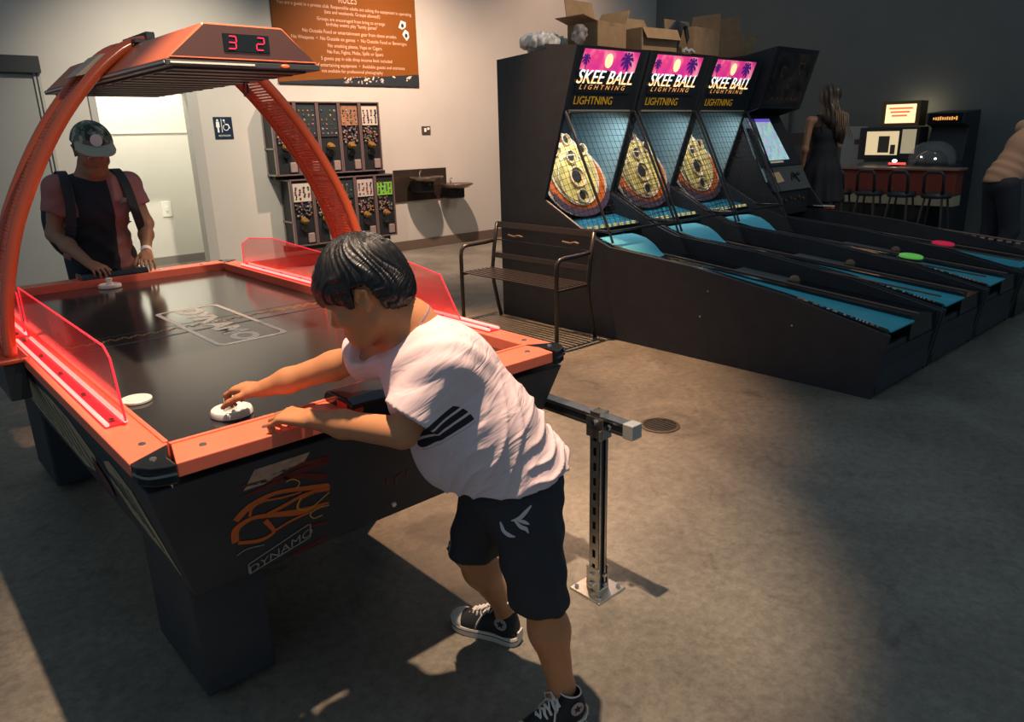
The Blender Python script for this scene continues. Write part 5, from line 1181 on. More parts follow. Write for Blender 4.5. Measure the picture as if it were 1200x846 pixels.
def shoe(parent, heel, toe, z0, side, lean=0., name='sneaker', s=1.):
    """high canvas sneaker; heel and toe are floor points, ankle collar ends at z0+.12"""
    h = Vector((heel[0], heel[1], z0)); f = (Vector((toe[0], toe[1], z0)) - h); L = f.length; f.normalize(); l = Vector((-f.y, f.x, 0)); u = Vector((0, 0, 1))
    p = lambda a, b_, c: h + f * a * L + l * b_ * L + u * c * L
    cv = mat('shoe_canvas', (.012, .014, .018), .7); rb = mat('shoe_rubber', (.62, .56, .48), .45)
    out = [(0, .0), (.02, .09), (.10, .135), (.30, .125), (.50, .145), (.70, .175), (.86, .160), (.96, .095), (1.0, 0.0), (.97, -.09), (.87, -.15), (.70, -.165), (.50, -.125), (.30, -.115), (.10, -.13), (.02, -.08)]
    n_ = len(out); sm = []
    for i in range(n_):
        p0, p1, p2, p3 = out[i - 1], out[i], out[(i + 1) % n_], out[(i + 2) % n_]
        for k_ in range(3):
            tt = k_ / 3; sm.append(tuple(.5 * ((2 * p1[j]) + (p2[j] - p0[j]) * tt + (2 * p0[j] - 5 * p1[j] + 4 * p2[j] - p3[j]) * tt * tt + (3 * p1[j] - p0[j] - 3 * p2[j] + p3[j]) * tt ** 3) for j in (0, 1)))
    out = sm
    R3 = np.stack([nv(f), nv(l), nv(u)], 1)
    P = [ellp(p(.74, .01, .14), (.26 * L, .155 * L, .14 * L), R3, .02), ellp(p(.45, 0, .18), (.28 * L, .12 * L, .19 * L), R3, .03), ellp(p(.16, 0, .2), (.15 * L, .115 * L, .2 * L), R3, .03),
         cone(p(.17, 0, .25), p(.20, 0, .50), .120 * L, .134 * L, .03), cone(p(.30, 0, .30), p(.62, 0, .20), .085 * L, .075 * L, .03),
         half(p(.5, 0, .045), (0, 0, -1), (nv(h) - .3, nv(h) + .3), .002), half(p(.2, 0, .50), nv(u) * 1. - nv(f) * .15, (nv(p(.2, 0, .5)) - .09, nv(p(.2, 0, .5)) + .09), .004), cone(p(.19, 0, .42), p(.21, 0, .62), .108 * L, .120 * L, .004, sub=True)]
    up = body(name, P, .0035, cv, parent, 1)
    b = B(); rings = []
    for zz, k in ((0, .97), (.012, 1.02), (.10, 1.03), (.125, 1.0)): rings.append([p(.5 + (a - .5) * k, c * k, zz) for a, c in out])
    b.loft(rings); so = mesh_obj('sole', b, rb, up, smooth=True)
    b = B(); ln = [p(.5 + (a - .5) * 1.035, c * 1.04, .085) for a, c in out]; b.tube(ln + [ln[0]], .0014, 5); mesh_obj('dark_line', b, cv, so)
    P = [ellp(p(.76, .01, .14), (.262 * L, .166 * L, .150 * L), R3, .004), half(p(.5, 0, .09), (0, 0, -1), (nv(h) - .3, nv(h) + .3), .002), half(p(.775, 0, .1), -nv(f) + nv((0, 0, .2)), (nv(h) - .3, nv(h) + .3), .002)]
    body('toe_cap', P, .003, rb, up, 1)
    lc = mat('shoe_lace', (.66, .60, .54), .7)
    b = B()
    pts = [(.70, .295), (.64, .330), (.58, .362), (.52, .392), (.46, .425), (.41, .46)]
    for i, (a, zz) in enumerate(pts):
        w = .07; s1 = .05 * (i % 2 * 2 - 1)
        b.tube([p(a - .01, w + .025, zz - .055), p(a, w * .7, zz - .005), p(a + s1 * .3, 0, zz + .015), p(a, -w * .7, zz - .005), p(a - .01, -w - .025, zz - .055)], .0040, 6)
        if i < 5: b.tube([p(a, w * .9, zz), p(pts[i + 1][0] + .01, -w * .6, pts[i + 1][1] + .014)], .0030, 6)
    for q in (1, -1):
        b.tube([p(.40, 0, .44), p(.42, q * .07, .50), p(.46, q * .15, .45), p(.46, q * .12, .37), p(.41, q * .03, .42)], .0030, 6); b.tube([p(.40, 0, .44), p(.46, q * .10, .40), p(.52, q * .17, .27), p(.55, q * .19, .18)], .0028, 6)
    mesh_obj('laces', b, lc, up, smooth='all')
    # round ankle patch with a star
    c = p(.19, side * .150, .33); nn = l * side; b = B()
    b.poly([c + (f * cos(a) + u * sin(a)) * .088 * L for a in [i * pi / 12 for i in range(24)]], .0018, nn); pa = mesh_obj('ankle_patch', b, mat('patch_grey', (.36, .30, .27), .6), up)
    b = B(); b.poly([c + nn * .002 + (f * cos(a) + u * sin(a)) * (.060 if i % 2 == 0 else .026) * L for i, a in enumerate([pi / 2 + i * pi / 5 for i in range(10)])], .001, nn); mesh_obj('star', b, cv, pa)
    b = B(); b.box(p(-.012, 0, .14), (.006, .03, .03), Matrix(((f.x, l.x, 0), (f.y, l.y, 0), (0, 0, 1)))); mesh_obj('heel_label', b, rb, so)
    b = B(); b.tube([p(.20 + .134 * cos(a), .134 * sin(a), .490 + .020 * cos(a)) for a in [i * pi / 10 for i in range(21)]], .0022, 6); mesh_obj('collar_piping', b, lc, up, smooth='all')
    return up

def boy():
    t = thing('person', (.68, -.42, 0), 'boy in a pale pink T-shirt and dark shorts leaning over the air hockey table', 'person')
    SK = skin('boy_skin', (.50, .215, .095))
    hd = nv((.400, -.279, 1.166)); fw = nv((-.74, .67, 0)) * cos(radians(22)) + nv((0, 0, -1)) * sin(radians(22)); up = nv((-.74, .67, 0)) * sin(radians(22)) + nv((0, 0, 1)) * cos(radians(22))
    HP, hp, HR = head(hd, fw, up, .98)
    neck = nv((.478, -.335, 1.085)); shL = nv((.475, -.462, 1.015)); shR = nv((.470, -.205, 1.000)); chest = nv((.520, -.385, .955)); bel = nv((.585, -.44, .82)); pel = nv((.645, -.48, .69))
    elL = nv((.366, -.440, .880)); wrL = nv((.268, -.210, .876)); elR = nv((.395, -.10, .955)); wrR = nv((.255, .020, .900))
    hipL = nv((.635, -.55, .67)); hipR = nv((.665, -.405, .655)); knL = nv((.665, -.565, .375)); anL = nv((.700, -.600, .10)); knR = nv((.672, -.262, .385)); anR = nv((.796, -.262, .125))
    P = HP + [cone(hp(-.035, 0, -.05), neck, .046, .050, .03), cone(neck, chest, .05, .09, .05), cone(shL, shR, .045, .045, .05), ellp(chest, (.085, .085, .10), None, .05), cone(chest, bel, .088, .10, .05), cone(bel, pel, .10, .085, .05),
              cone(shL, elL, .042, .034, .010), cone(elL, wrL + (elL - wrL) * .35, .036, .031, .008), cone(wrL + (elL - wrL) * .35, wrL, .031, .0225, .02),
              cone(shR, elR, .042, .034, .010), cone(elR, wrR + (elR - wrR) * .35, .036, .030, .02), cone(wrR + (elR - wrR) * .35, wrR, .030, .0225, .02),
              cone(hipL, knL, .060, .050, .04), cone(hipR, knR, .060, .050, .04),
              cone(knL, knL + (anL - knL) * .35, .048, .050, .03), cone(knL + (anL - knL) * .35, anL, .050, .032, .03), cone(anL, anL + nv((-.03, .0, -.05)), .034, .03, .02),
              cone(knR, knR + (anR - knR) * .35, .048, .050, .03), cone(knR + (anR - knR) * .35, anR, .050, .028, .03), cone(anR, anR + nv((-.004, .010, -.05)), .027, .020, .02)]
    # left hand rests on the rail with fingers curled over it; right hand holds the mallet knob
    fl = nv((-.42, .90, .02)); hl = hand(wrL, fl, (-.15, .0, 1), 1, L=.168, curl=(1.15, 1.0, .95, .9), thumb=(.75, .35), spread=.34)
    fr_ = nv((.215, .150, .872)) - wrR; fr_ = nv((-.42, .90, -.06)); hr = hand(wrR, fr_, (0, 0, 1), -1, L=.160, curl=(1.25, 1.2, 1.15, 1.1), thumb=(.75, .4), spread=.08)
    P += hl + hr
    bd = body('body', P, .0045, SK, t, 1)
    eyes(hp, bd, .98, HR)
    # hair: thick straight bowl
    s = .96; HQ = [ellp(hp(-.008, 0, .040), nv((.108, .091, .102)) * s, HR, .01), ellp(hp(.05, 0, .040), nv((.060, .070, .050)) * s, HR, .03), ellp(hp(-.055, 0, -.005), nv((.062, .078, .072)) * s, HR, .02)]
    lo, hi = hd - .25, hd + .25
    f, l, u = HR[:, 0], HR[:, 1], HR[:, 2]
    class Cut: pass
    def cutfn(Pt):
        q = (Pt - hd.astype(np.float32)) @ HR.astype(np.float32); a = q[..., 0] / s; w = np.abs(q[..., 1]) / s; d = q[..., 2] / s
        bnd = np.interp(a, [-.14, -.09, -.06, -.040, -.030, .008, .018, .028, .045, .07, .12], [-.050, -.058, -.058, -.045, .030, .034, -.006, -.020, .0, .014, .008]).astype(np.float32)
        bnd = bnd + .002 * np.sin(np.arctan2(q[..., 1], q[..., 0]) * 34)
        return (d - bnd) * s * .8          # positive keeps
    HQ.append(dict(fn=lambda Pt: cutfn(Pt), bb=(lo, hi), k=.006, sub=True, cut=True))
    wh = hp(-.05, 0, .125)
    def hd_disp(V):
        q = (V - hd) @ HR; az = np.arctan2(q[:, 1], q[:, 0] + .04 * s); el = np.arctan2(q[:, 2], np.hypot(q[:, 0], q[:, 1]))
        wv = az + .25 * np.sin(el * 4 + az * 2) + .10 * np.sin(az * 9 + 3 * el)
        return .0012 * np.sin(wv * 24) + .0009 * np.sin(wv * 51 + 1.3) + .002 * np.sin(az * 5 + 2)
    ho = body('hair', HQ, .003, HAIRM, t, 1, hd_disp); strand_attr(ho, hd, HR)
    # T-shirt
    SH = mat('tshirt_pale_pink', (.72, .555, .555), .85, spec=.15, bump=(220, .1, .0008)); nt, bs = nodes_of(SH)
    N = nt.nodes; Lk = nt.links; tc = N.new('ShaderNodeTexCoord'); org = nv(ORG[t.name])
    sdir = (elL - shL) * .78
    SP = [cone(neck + nv((.005, -.005, -.03)), chest, .066, .115, .05), cone(shL, shR, .060, .060, .05), ellp(chest + nv((.005, 0, .0)), (.122, .122, .125), None, .05), cone(chest, bel, .120, .137, .05), cone(bel, pel, .137, .150, .05),
          cone(pel, pel + nv((.0, -.01, -.04)), .150, .152, .02), ellp(bel + nv((-.03, .03, -.03)), (.12, .12, .12), None, .05),
          ]
    torso = SP; SP = [cone(shL, shL + sdir, .060, .072, .012), cone(shR, shR + (elR - shR) * .55, .055, .056, .015)]
    axis = pel - chest; axis /= np.linalg.norm(axis)
    hem = pel + nv((.005, -.005, .040)); c0 = hem
    hem_cut = (half(hem, nv((.10, .12, -1.0)) + axis * .15, (hem - nv((.25, .25, .25)), hem + nv((.25, .25, .15))), .003))
    sd = sdir / np.linalg.norm(sdir); e1 = shL + sdir
    SP.append(half(e1, sd, (e1 - .075, e1 + .085), .003)); SP.append(cone(e1 - sd * .02, e1 + sd * .02, .050, .050, .004, sub=True))
    rd = (elR - shR) / np.linalg.norm(elR - shR); e2 = shR + (elR - shR) * .55
    SP.append(half(e2, rd, (e2 - .062, e2 + .075), .003)); SP.append(cone(e2 - rd * .02, e2 + rd * .05, .045, .052, .004, sub=True))
    SP += torso; SP.append(hem_cut)
    nk = hp(-.035, 0, -.05); nd = (nk - neck) / np.linalg.norm(nk - neck)
    SP.append(half(neck + nd * .004, nd, (neck - .10, neck + .14), .003)); SP.append(cone(neck - nd * .02, neck + nd * .08, .052, .056, .004, sub=True))
    side = np.cross(axis, nv((0, 0, 1))); side /= np.linalg.norm(side)
    def folds(V):
        q = V - chest; a = q @ axis; w = q @ np.cross(side, axis); sdd = q @ side
        ph = 1.6 * np.sin(w * 14 + a * 9) + .9 * np.sin(sdd * 19 + 1)
        amp = np.clip((a - .02) / .14, .15, 1)
        wob = 1.3 * np.sin(w * 17 + 2) + 1.0 * np.sin(sdd * 23 + a * 8) + .6 * np.sin(w * 41 + a * 20)
        r1 = 1 - np.abs(np.sin((a * 1.0 + w * .30 + sdd * .10) * 78 + wob * 1.25)); r2 = 1 - np.abs(np.sin((a * .8 - sdd * .25 + w * .75) * 62 + wob + 2))
        m = .5 + .5 * np.sin(w * 26 + a * 13 + 1.0); m2 = .5 + .5 * np.sin(sdd * 31 - a * 17)
        hemw = np.clip((a - .28) / .08, 0, 1) * .003 * np.sin(np.arctan2(w, sdd) * 13)
        shl = V - shL; near = np.exp(-(shl ** 2).sum(1) / .010)
        return amp * (.0085 * (r1 ** 1.6 - .3) * m + .0065 * (r2 ** 1.6 - .3) * m2) * (1 - .7 * near) + hemw + near * .0035 * np.sin((shl @ nv((.5, .7, .6))) * 110)
    sh = body('tshirt', SP, .0045, SH, t, 1, folds)
    # black printed stripes on the chest side
    m_ = SH; sep = N.new('ShaderNodeVectorMath'); sep.operation = 'SUBTRACT'; Lk.new(tc.outputs['Object'], sep.inputs[0]); sep.inputs[1].default_value = tuple(nv((.395, -.40, .885)) - org)
    def dot(v):
        n = N.new('ShaderNodeVectorMath'); n.operation = 'DOT_PRODUCT'; n.inputs[1].default_value = tuple(v); Lk.new(sep.outputs[0], n.inputs[0]); return n.outputs['Value']
    GX[0] = (N, Lk, dot, bs, axis, side)
    ax_s = dot(axis); 
    wdir = np.cross(side, axis)
    ax_w = dot(wdir)
    def math_(op, a, b_=None, c=None):
        n = N.new('ShaderNodeMath'); n.operation = op
        for i, x in enumerate((a, b_, c)):
            if x is None: continue
            if isinstance(x, (int, float)): n.inputs[i].default_value = x
            else: Lk.new(x, n.inputs[i])
        return n.outputs[0]
    cb = N.new('ShaderNodeCombineXYZ'); Lk.new(math_('MULTIPLY', ax_s, 36.0), cb.inputs[0]); Lk.new(math_('MULTIPLY', ax_w, 8.0), cb.inputs[1]); Lk.new(math_('MULTIPLY', dot(side), 8.0), cb.inputs[2])
    nzf = N.new('ShaderNodeTexNoise'); nzf.inputs['Scale'].default_value = 1.; nzf.inputs['Detail'].default_value = 2; nzf.inputs['Distortion'].default_value = 1.1; Lk.new(cb.outputs[0], nzf.inputs['Vector'])
    bpf = N.new('ShaderNodeBump'); bpf.inputs['Strength'].default_value = .42; bpf.inputs['Distance'].default_value = .012; Lk.new(nzf.outputs['Fac'], bpf.inputs['Height']); Lk.new(bpf.outputs[0], bs.inputs['Normal'])
    inA = math_('LESS_THAN', math_('ABSOLUTE', math_('ADD', ax_s, -.035)), .050)
    inB = math_('GREATER_THAN', math_('MULTIPLY', ax_w, GSGN), .0)
    st = math_('GREATER_THAN', math_('FRACT', math_('MULTIPLY', ax_s, 46.0)), .28)
    ln = N.new('ShaderNodeVectorMath'); ln.operation = 'DISTANCE'; Lk.new(tc.outputs['Object'], ln.inputs[0]); ln.inputs[1].default_value = tuple(nv(PRINT_AT) - org)
    mk = math_('MULTIPLY', math_('LESS_THAN', ln.outputs['Value'], .080), math_('MULTIPLY', math_('LESS_THAN', math_('ABSOLUTE', math_('ADD', ax_s, -.040)), .032), st))
    mix = N.new('ShaderNodeMix'); mix.data_type = 'RGBA'; Lk.new(mk, mix.inputs[0]); mix.inputs[6].default_value = (.72, .555, .555, 1); mix.inputs[7].default_value = (.03, .03, .035, 1)
    Lk.new(mix.outputs[2], bs.inputs['Base Color'])
    # striped collar
    R = frame_R(nd, (0, 0, 1)); b = B()
    for k, (o_, m2) in enumerate(((.0, None),)): b.tube([neck + nd * .002 + (R[:, 1] * cos(a) + R[:, 2] * sin(a)) * .057 for a in [i * pi / 12 for i in range(25)]], .0065, 8)
    mesh_obj('collar', b, mat('collar_mauve', (.30, .19, .23), .8), sh, smooth='all')
    # shorts
    SO = mat('shorts_charcoal', (.040, .040, .046), .8, spec=.2, bump=(150, .1, .0008))
    hmL = knL + nv((.0, .0, -.020)); hmR = knR + nv((0, 0, .0))
    SP = [ellp(pel + nv((.003, -.004, -.01)), (.122, .120, .115), None, .03), cone(hipL + nv((0, .012, -.03)), hmL + nv((0, 0, -.04)), .092, .070, .04), cone(hipR + nv((0, 0, -.02)), hmR + nv((0, 0, -.04)), .088, .070, .04),
          half(hmL, nv((0, .0, -1)), (hmL - nv((.13, .13, .13)), hmL + nv((.13, .13, .02))), .003),
          half(hmR, nv((.0, .0, -1)), (hmR - nv((.1, .1, .13)), hmR + nv((.14, .15, .02))), .003),
          cone(hmL - nv((0, 0, .05)), hmL + nv((0, 0, .03)), .062, .057, .004, sub=True), cone(hmR - nv((0, 0, .05)), hmR + nv((0, 0, .03)), .062, .057, .004, sub=True),
          half(pel + nv((0, 0, .085)), (0, 0, 1), (pel - .2, pel + .2), .003)]
    def sf(V): return .003 * np.sin(V[:, 2] * 60 + np.sin(V[:, 0] * 30) * 2 + V[:, 1] * 25) + .002 * np.sin(V[:, 0] * 110 + V[:, 2] * 30)
    so = body('shorts', SP, .005, SO, t, 1, sf)
    SHORTS.append((hipL, hipR, pel, so))
    hl_, tl_ = (.745, -.632), (.530, -.600)
    shoe(t, (.742, -.640), (.530, -.585), 0.0, 1)
    shoe(t, (.822, -.300), (.738, -.078), 0.0, 1)
    # cuff of white sock by the far ankle
    b = B(); b.tube([anR + nv((.034 * cos(a), .034 * sin(a), .035)) for a in [i * pi / 8 for i in range(17)]], .004, 6); mesh_obj('sock', b, WHITE, t, smooth='all')
    # pale logo strokes on the shorts
    # pale logo strokes printed on the outer thigh of the shorts
    from mathutils.bvhtree import BVHTree
    vo = [v.co + Vector(ORG[so.name]) for v in so.data.vertices]; bv = BVHTree.FromPolygons(vo, [tuple(p_.vertices) for p_ in so.data.polygons])
    n3 = Vector((-.55, -.80, .12)).normalized(); u3 = Vector((.82, -.57, 0)); z3 = Vector((0, 0, 1)); LG = mat('logo_pale', (.62, .54, .54), .7)
    for st in ([(-.002, .002), (-.018, -.012), (-.032, -.026), (-.050, -.034)], [(-.044, -.030), (-.030, -.046), (-.018, -.052), (-.012, -.064)], [(-.036, -.032), (-.022, -.034), (-.010, -.040)], [(-.074, -.040), (-.068, -.060), (-.056, -.072), (-.042, -.076)]):
        pts = []
        for du, dz in st:
            o3 = Vector(hipL) + u3 * du + z3 * dz + n3 * .3; hit = bv.ray_cast(o3, -n3)
            if hit[0] is not None: pts.append(hit[0] + n3 * .0015)
        if len(pts) >= 3:
            b = B(); ribbon(b, pts, [.0015] + [.0048] * (len(pts) - 2) + [.001], n3, .001, 5); mesh_obj('logo_stroke', b, LG, so)
    return t
PRINT_AT = (.428, -.505, .868); GX = [None]; GSGN = 1.0; SHORTS = []
boy()
def limb(pts, rs, k=.03): return [cone(pts[i], pts[i + 1], rs[i], rs[i + 1], k) for i in range(len(pts) - 1)]
def plain_shoe(parent, heel, toe, m, name='shoe'):
    h = nv((heel[0], heel[1], 0)); f = nv((toe[0], toe[1], 0)) - h; L = np.linalg.norm(f); f /= L; u = nv((0, 0, 1)); l = np.cross(u, f); R = np.stack([f, l, u], 1)
    P = [ellp(h + f * L * .68 + u * .035, (L * .33, L * .17, .042), R, .02), ellp(h + f * L * .25 + u * .045, (L * .26, L * .14, .055), R, .02), cone(h + f * L * .2 + u * .05, h + f * L * .2 + u * .095, .042, .042, .02), half(h + u * .004, -u, (h - .4, h + .4), .003)]
    return body(name, P, .006, m, parent, 1)

def man():
    t = thing('person', (.63, 2.98, 0), 'person in a camouflage cap and mauve shirt at the far end of the table', 'person')
    SK = skin('man_skin', (.30, .155, .085))
    fw = nv((-.08, -.93, -.36)); up = nv((0, -.36, .93)); hd = nv((.648, 2.86, 1.475))
    HP, hp, HR = head(hd, fw, up, 1.12)
    neck = nv((.640, 2.93, 1.345)); chest = nv((.632, 2.955, 1.17)); pel = nv((.625, 3.02, .90))
    sR = nv((.455, 2.93, 1.285)); sL = nv((.815, 2.93, 1.285)); eR = nv((.400, 2.93, 1.045)); wR = nv((.468, 2.585, .912)); eL = nv((.865, 2.90, 1.06)); wL = nv((.775, 2.665, .925))
    hR, hL = nv((.545, 3.02, .88)), nv((.715, 3.02, .88)); kR, kL = nv((.53, 3.00, .48)), nv((.74, 3.0, .48)); aR, aL = nv((.52, 3.05, .09)), nv((.76, 3.05, .09))
    P = HP + [cone(hp(-.02, 0, -.06), neck, .056, .058, .03)] + limb([neck, chest, pel], [.07, .12, .125], .06) + [cone(sR, sL, .05, .05, .06)]
    P += limb([sR, eR, wR + (eR - wR) * .6, wR], [.048, .038, .037, .024]) + limb([sL, eL, wL + (eL - wL) * .6, wL], [.048, .038, .037, .024])
    P += limb([hR, kR, kR + (aR - kR) * .35, aR, aR + nv((0, -.05, -.05))], [.088, .058, .056, .036, .03]) + limb([hL, kL, kL + (aL - kL) * .35, aL, aL + nv((0, -.05, -.05))], [.088, .058, .056, .036, .03])
    P += hand(wR, (.22, -.90, -.22), (0, -.2, 1), -1, L=.175, curl=(1.0, .9, .8, .7), thumb=(.8, .4), spread=.15)
    P += hand(wL, (-.25, -.85, -.35), (0, -.4, 1), +1, L=.175, curl=(.6, .5, .5, .5), thumb=(.7, .3), spread=.1)
    bd = body('body', P, .0055, SK, t, 1); eyes(hp, bd, 1.12, HR)
    # hair below the cap
    s = 1.12; lo, hi = hd - .3, hd + .3
    HQ = [ellp(hp(-.012, 0, .018), nv((.101, .083, .092)) * s, HR, .01)]
    def cf(Pt):
        q = (Pt - hd.astype(np.float32)) @ HR.astype(np.float32); a = q[..., 0] / s; d = q[..., 2] / s
        return (d - np.interp(a, [-.12, -.05, 0, .02, .03], [-.055, -.045, -.02, .03, .12]).astype(np.float32)) * s * .7
    HQ.append(dict(fn=cf, bb=(lo, hi), k=.005, sub=True, cut=True)); ho = body('hair', HQ, .006, HAIRM, t, 1); strand_attr(ho, hd, HR)
    # cap
    CM = mat('camouflage_cloth', (.10, .12, .10), .85); nt, bs = nodes_of(CM); N = nt.nodes
    tc = N.new('ShaderNodeTexCoord'); nz = N.new('ShaderNodeTexNoise'); nz.inputs['Scale'].default_value = 26; nz.inputs['Detail'].default_value = 2; nt.links.new(tc.outputs['Object'], nz.inputs['Vector'])
    r = N.new('ShaderNodeValToRGB'); r.color_ramp.interpolation = 'CONSTANT'; e = r.color_ramp.elements; e[0].position = 0; e[0].color = (.028, .035, .030, 1); e[1].position = .6; e[1].color = (.33, .32, .25, 1); x = e.new(.46); x.color = (.11, .13, .10, 1)
    nt.links.new(nz.outputs['Fac'], r.inputs[0]); nt.links.new(r.outputs[0], bs.inputs['Base Color'])
    CQ = [ellp(hp(-.005, 0, .040), nv((.110, .092, .098)) * s, HR, .01)]
    def cc(Pt):
        q = (Pt - hd.astype(np.float32)) @ HR.astype(np.float32); return q[..., 2] - .040 * s - .10 * q[..., 0]
    CQ.append(dict(fn=cc, bb=(lo, hi), k=.004, sub=True, cut=True)); cp = body('cap', CQ, .005, CM, t, 1)
    b = B(); rings = []
    for i in range(9):
        a = radians(-72 + i * 18); ca, sa = cos(a), sin(a)
        inn = hp(.005 + .100 * ca, .086 * sa, .052 + .004 * ca); out = hp(.03 + .170 * ca, .092 * sa, .046 - .014 * abs(sa) + .0 * ca)
        rings.append([inn, out, out + HR[:, 2] * .005, inn + HR[:, 2] * .006])
    b.loft(rings); mesh_obj('brim', b, mat('brim_cloth', (.34, .32, .24), .85), cp, smooth=True)
    b = B(); b.poly([hp(.104 - .01 * sin(a), .026 * cos(a), .088 + .026 * sin(a)) for a in [i * pi / 8 for i in range(16)]], .004, HR[:, 0]); mesh_obj('cap_emblem', b, mat('emblem_white', (.62, .60, .54), .7), cp)
    b = B(); b.ell(hp(-.005, 0, .138), (.008, .008, .005)); mesh_obj('cap_button', b, CM, cp)
    # shirt
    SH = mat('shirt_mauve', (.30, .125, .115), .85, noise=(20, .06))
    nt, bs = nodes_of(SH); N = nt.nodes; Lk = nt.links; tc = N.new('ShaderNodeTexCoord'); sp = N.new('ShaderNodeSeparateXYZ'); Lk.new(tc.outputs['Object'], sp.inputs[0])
    def mth(op, a, b_):
        n = N.new('ShaderNodeMath'); n.operation = op
        for i, x in enumerate((a, b_)):
            if isinstance(x, (int, float)): n.inputs[i].default_value = x
            else: Lk.new(x, n.inputs[i])
        return n.outputs[0]
    X, Z = sp.outputs['X'], sp.outputs['Z']      # black over part of the shirt front
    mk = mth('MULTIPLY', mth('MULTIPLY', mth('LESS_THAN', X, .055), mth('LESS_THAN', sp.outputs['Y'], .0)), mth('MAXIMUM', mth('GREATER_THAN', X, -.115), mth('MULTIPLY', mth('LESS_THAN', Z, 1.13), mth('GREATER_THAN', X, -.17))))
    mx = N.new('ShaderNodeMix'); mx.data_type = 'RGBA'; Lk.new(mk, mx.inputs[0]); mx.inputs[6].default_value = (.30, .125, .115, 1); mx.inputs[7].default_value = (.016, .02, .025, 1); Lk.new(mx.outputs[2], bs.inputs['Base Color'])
    SP = limb([neck + nv((0, 0, -.03)), chest, pel + nv((0, 0, .03)), pel + nv((0, 0, -.05))], [.075, .155, .160, .160], .06) + [cone(sR, sL, .065, .065, .06), ellp(chest, (.19, .125, .15), None, .05)]
    for sh_, el in ((sR, eR), (sL, eL)):
        d = el - sh_; e1 = sh_ + d * .62; n_ = d / np.linalg.norm(d); SP += [cone(sh_, e1, .062, .072, .04)]
    for sh_, el in ((sR, eR), (sL, eL)):
        d = el - sh_; e1 = sh_ + d * .58; n_ = d / np.linalg.norm(d); SP += [half(e1, n_ + nv((np.sign(sh_[0] - .63) * .2, 0, 0)), (e1 - .075, e1 + .09), .003), cone(e1 - n_ * .02, e1 + n_ * .06, .056, .062, .004, sub=True)]
    nd = nv((0, -.35, .94)); SP += [half(neck + nd * .008, nd, (neck - .12, neck + .2), .003), half(pel + nv((0, 0, -.08)), (0, 0, -1), (pel - .25, pel + .25), .003)]
    def fd(V):
        q = V - chest; m = np.clip((1.32 - V[:, 2]) / .2, 0, 1)
        return m * (.006 * np.sin(q[:, 2] * 48 + q[:, 0] * 30 + 1.5 * np.sin(q[:, 0] * 22)) + .004 * np.sin(q[:, 2] * 80 - q[:, 0] * 44 + 2))
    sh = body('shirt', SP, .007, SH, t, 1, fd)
    b = B(); b.tube([neck + nv((.066 * cos(a), .066 * sin(a) - .006, .004 - .022 * sin(a) * -1)) for a in [i * pi / 10 for i in range(21)]], .008, 8); mesh_obj('collar', b, SH, sh, smooth='all')
    b = B(); b.box((.735, 2.795, 1.20), (.040, .004, .016), Matrix.Rotation(-.25, 3, 'Y')); b.box((.745, 2.793, 1.214), (.022, .004, .010)); mesh_obj('chest_logo', b, mat('logo_grey', (.10, .11, .12), .6), sh)
    JN = mat('dark_trousers', (.022, .026, .035), .8)
    TP = limb([pel + nv((0, 0, .02)), pel], [.135, .135]) + limb([hR, kR, aR + nv((0, 0, .04))], [.105, .078, .062]) + limb([hL, kL, aL + nv((0, 0, .04))], [.105, .078, .062]) + [half(pel + nv((0, 0, .05)), (0, 0, 1), (pel - .2, pel + .25), .003), half(nv((.6, 3, .07)), (0, 0, -1), (nv((.3, 2.8, -.05)), nv((1, 3.2, .10))), .003)]
    body('trousers', TP, .008, JN, t, 1)
    for a_, tx in ((aR, -.03), (aL, .03)): plain_shoe(t, (a_[0], a_[1] + .06), (a_[0] + tx, a_[1] - .21), BLK)
    # wristband and watch
    d = (wL - eL) / np.linalg.norm(wL - eL); c0 = wL - d * .03
    b = B(); b.cyl(c0, c0 + d * .026, .030, .029, 20); mesh_obj('wristband', b, WHITE, t, smooth=True)
    # rucksack: bag on the back and two straps
    BG = mat('rucksack_black', (.016, .018, .020), .7)
    bag = body('rucksack', [ellp((.60, 3.20, 1.08), (.20, .10, .25), None, .03), ellp((.60, 3.27, .98), (.15, .06, .14), None, .03)], .010, BG, t, 1)
    for sx, sh_ in ((-1, sR), (1, sL)):
        x = .63 + sx * .135
        b = B(); ribbon(b, [(x, 3.12, 1.25), (x, 3.04, 1.345), (x, 2.94, 1.362), (x + sx * .01, 2.845, 1.29), (x + sx * .02, 2.80, 1.18), (x + sx * .04, 2.80, 1.06), (x + sx * .06, 2.86, .98)], .024, (0, -.75, .66), .010, 5); mesh_obj('strap', b, BG, bag)
    return t
man()

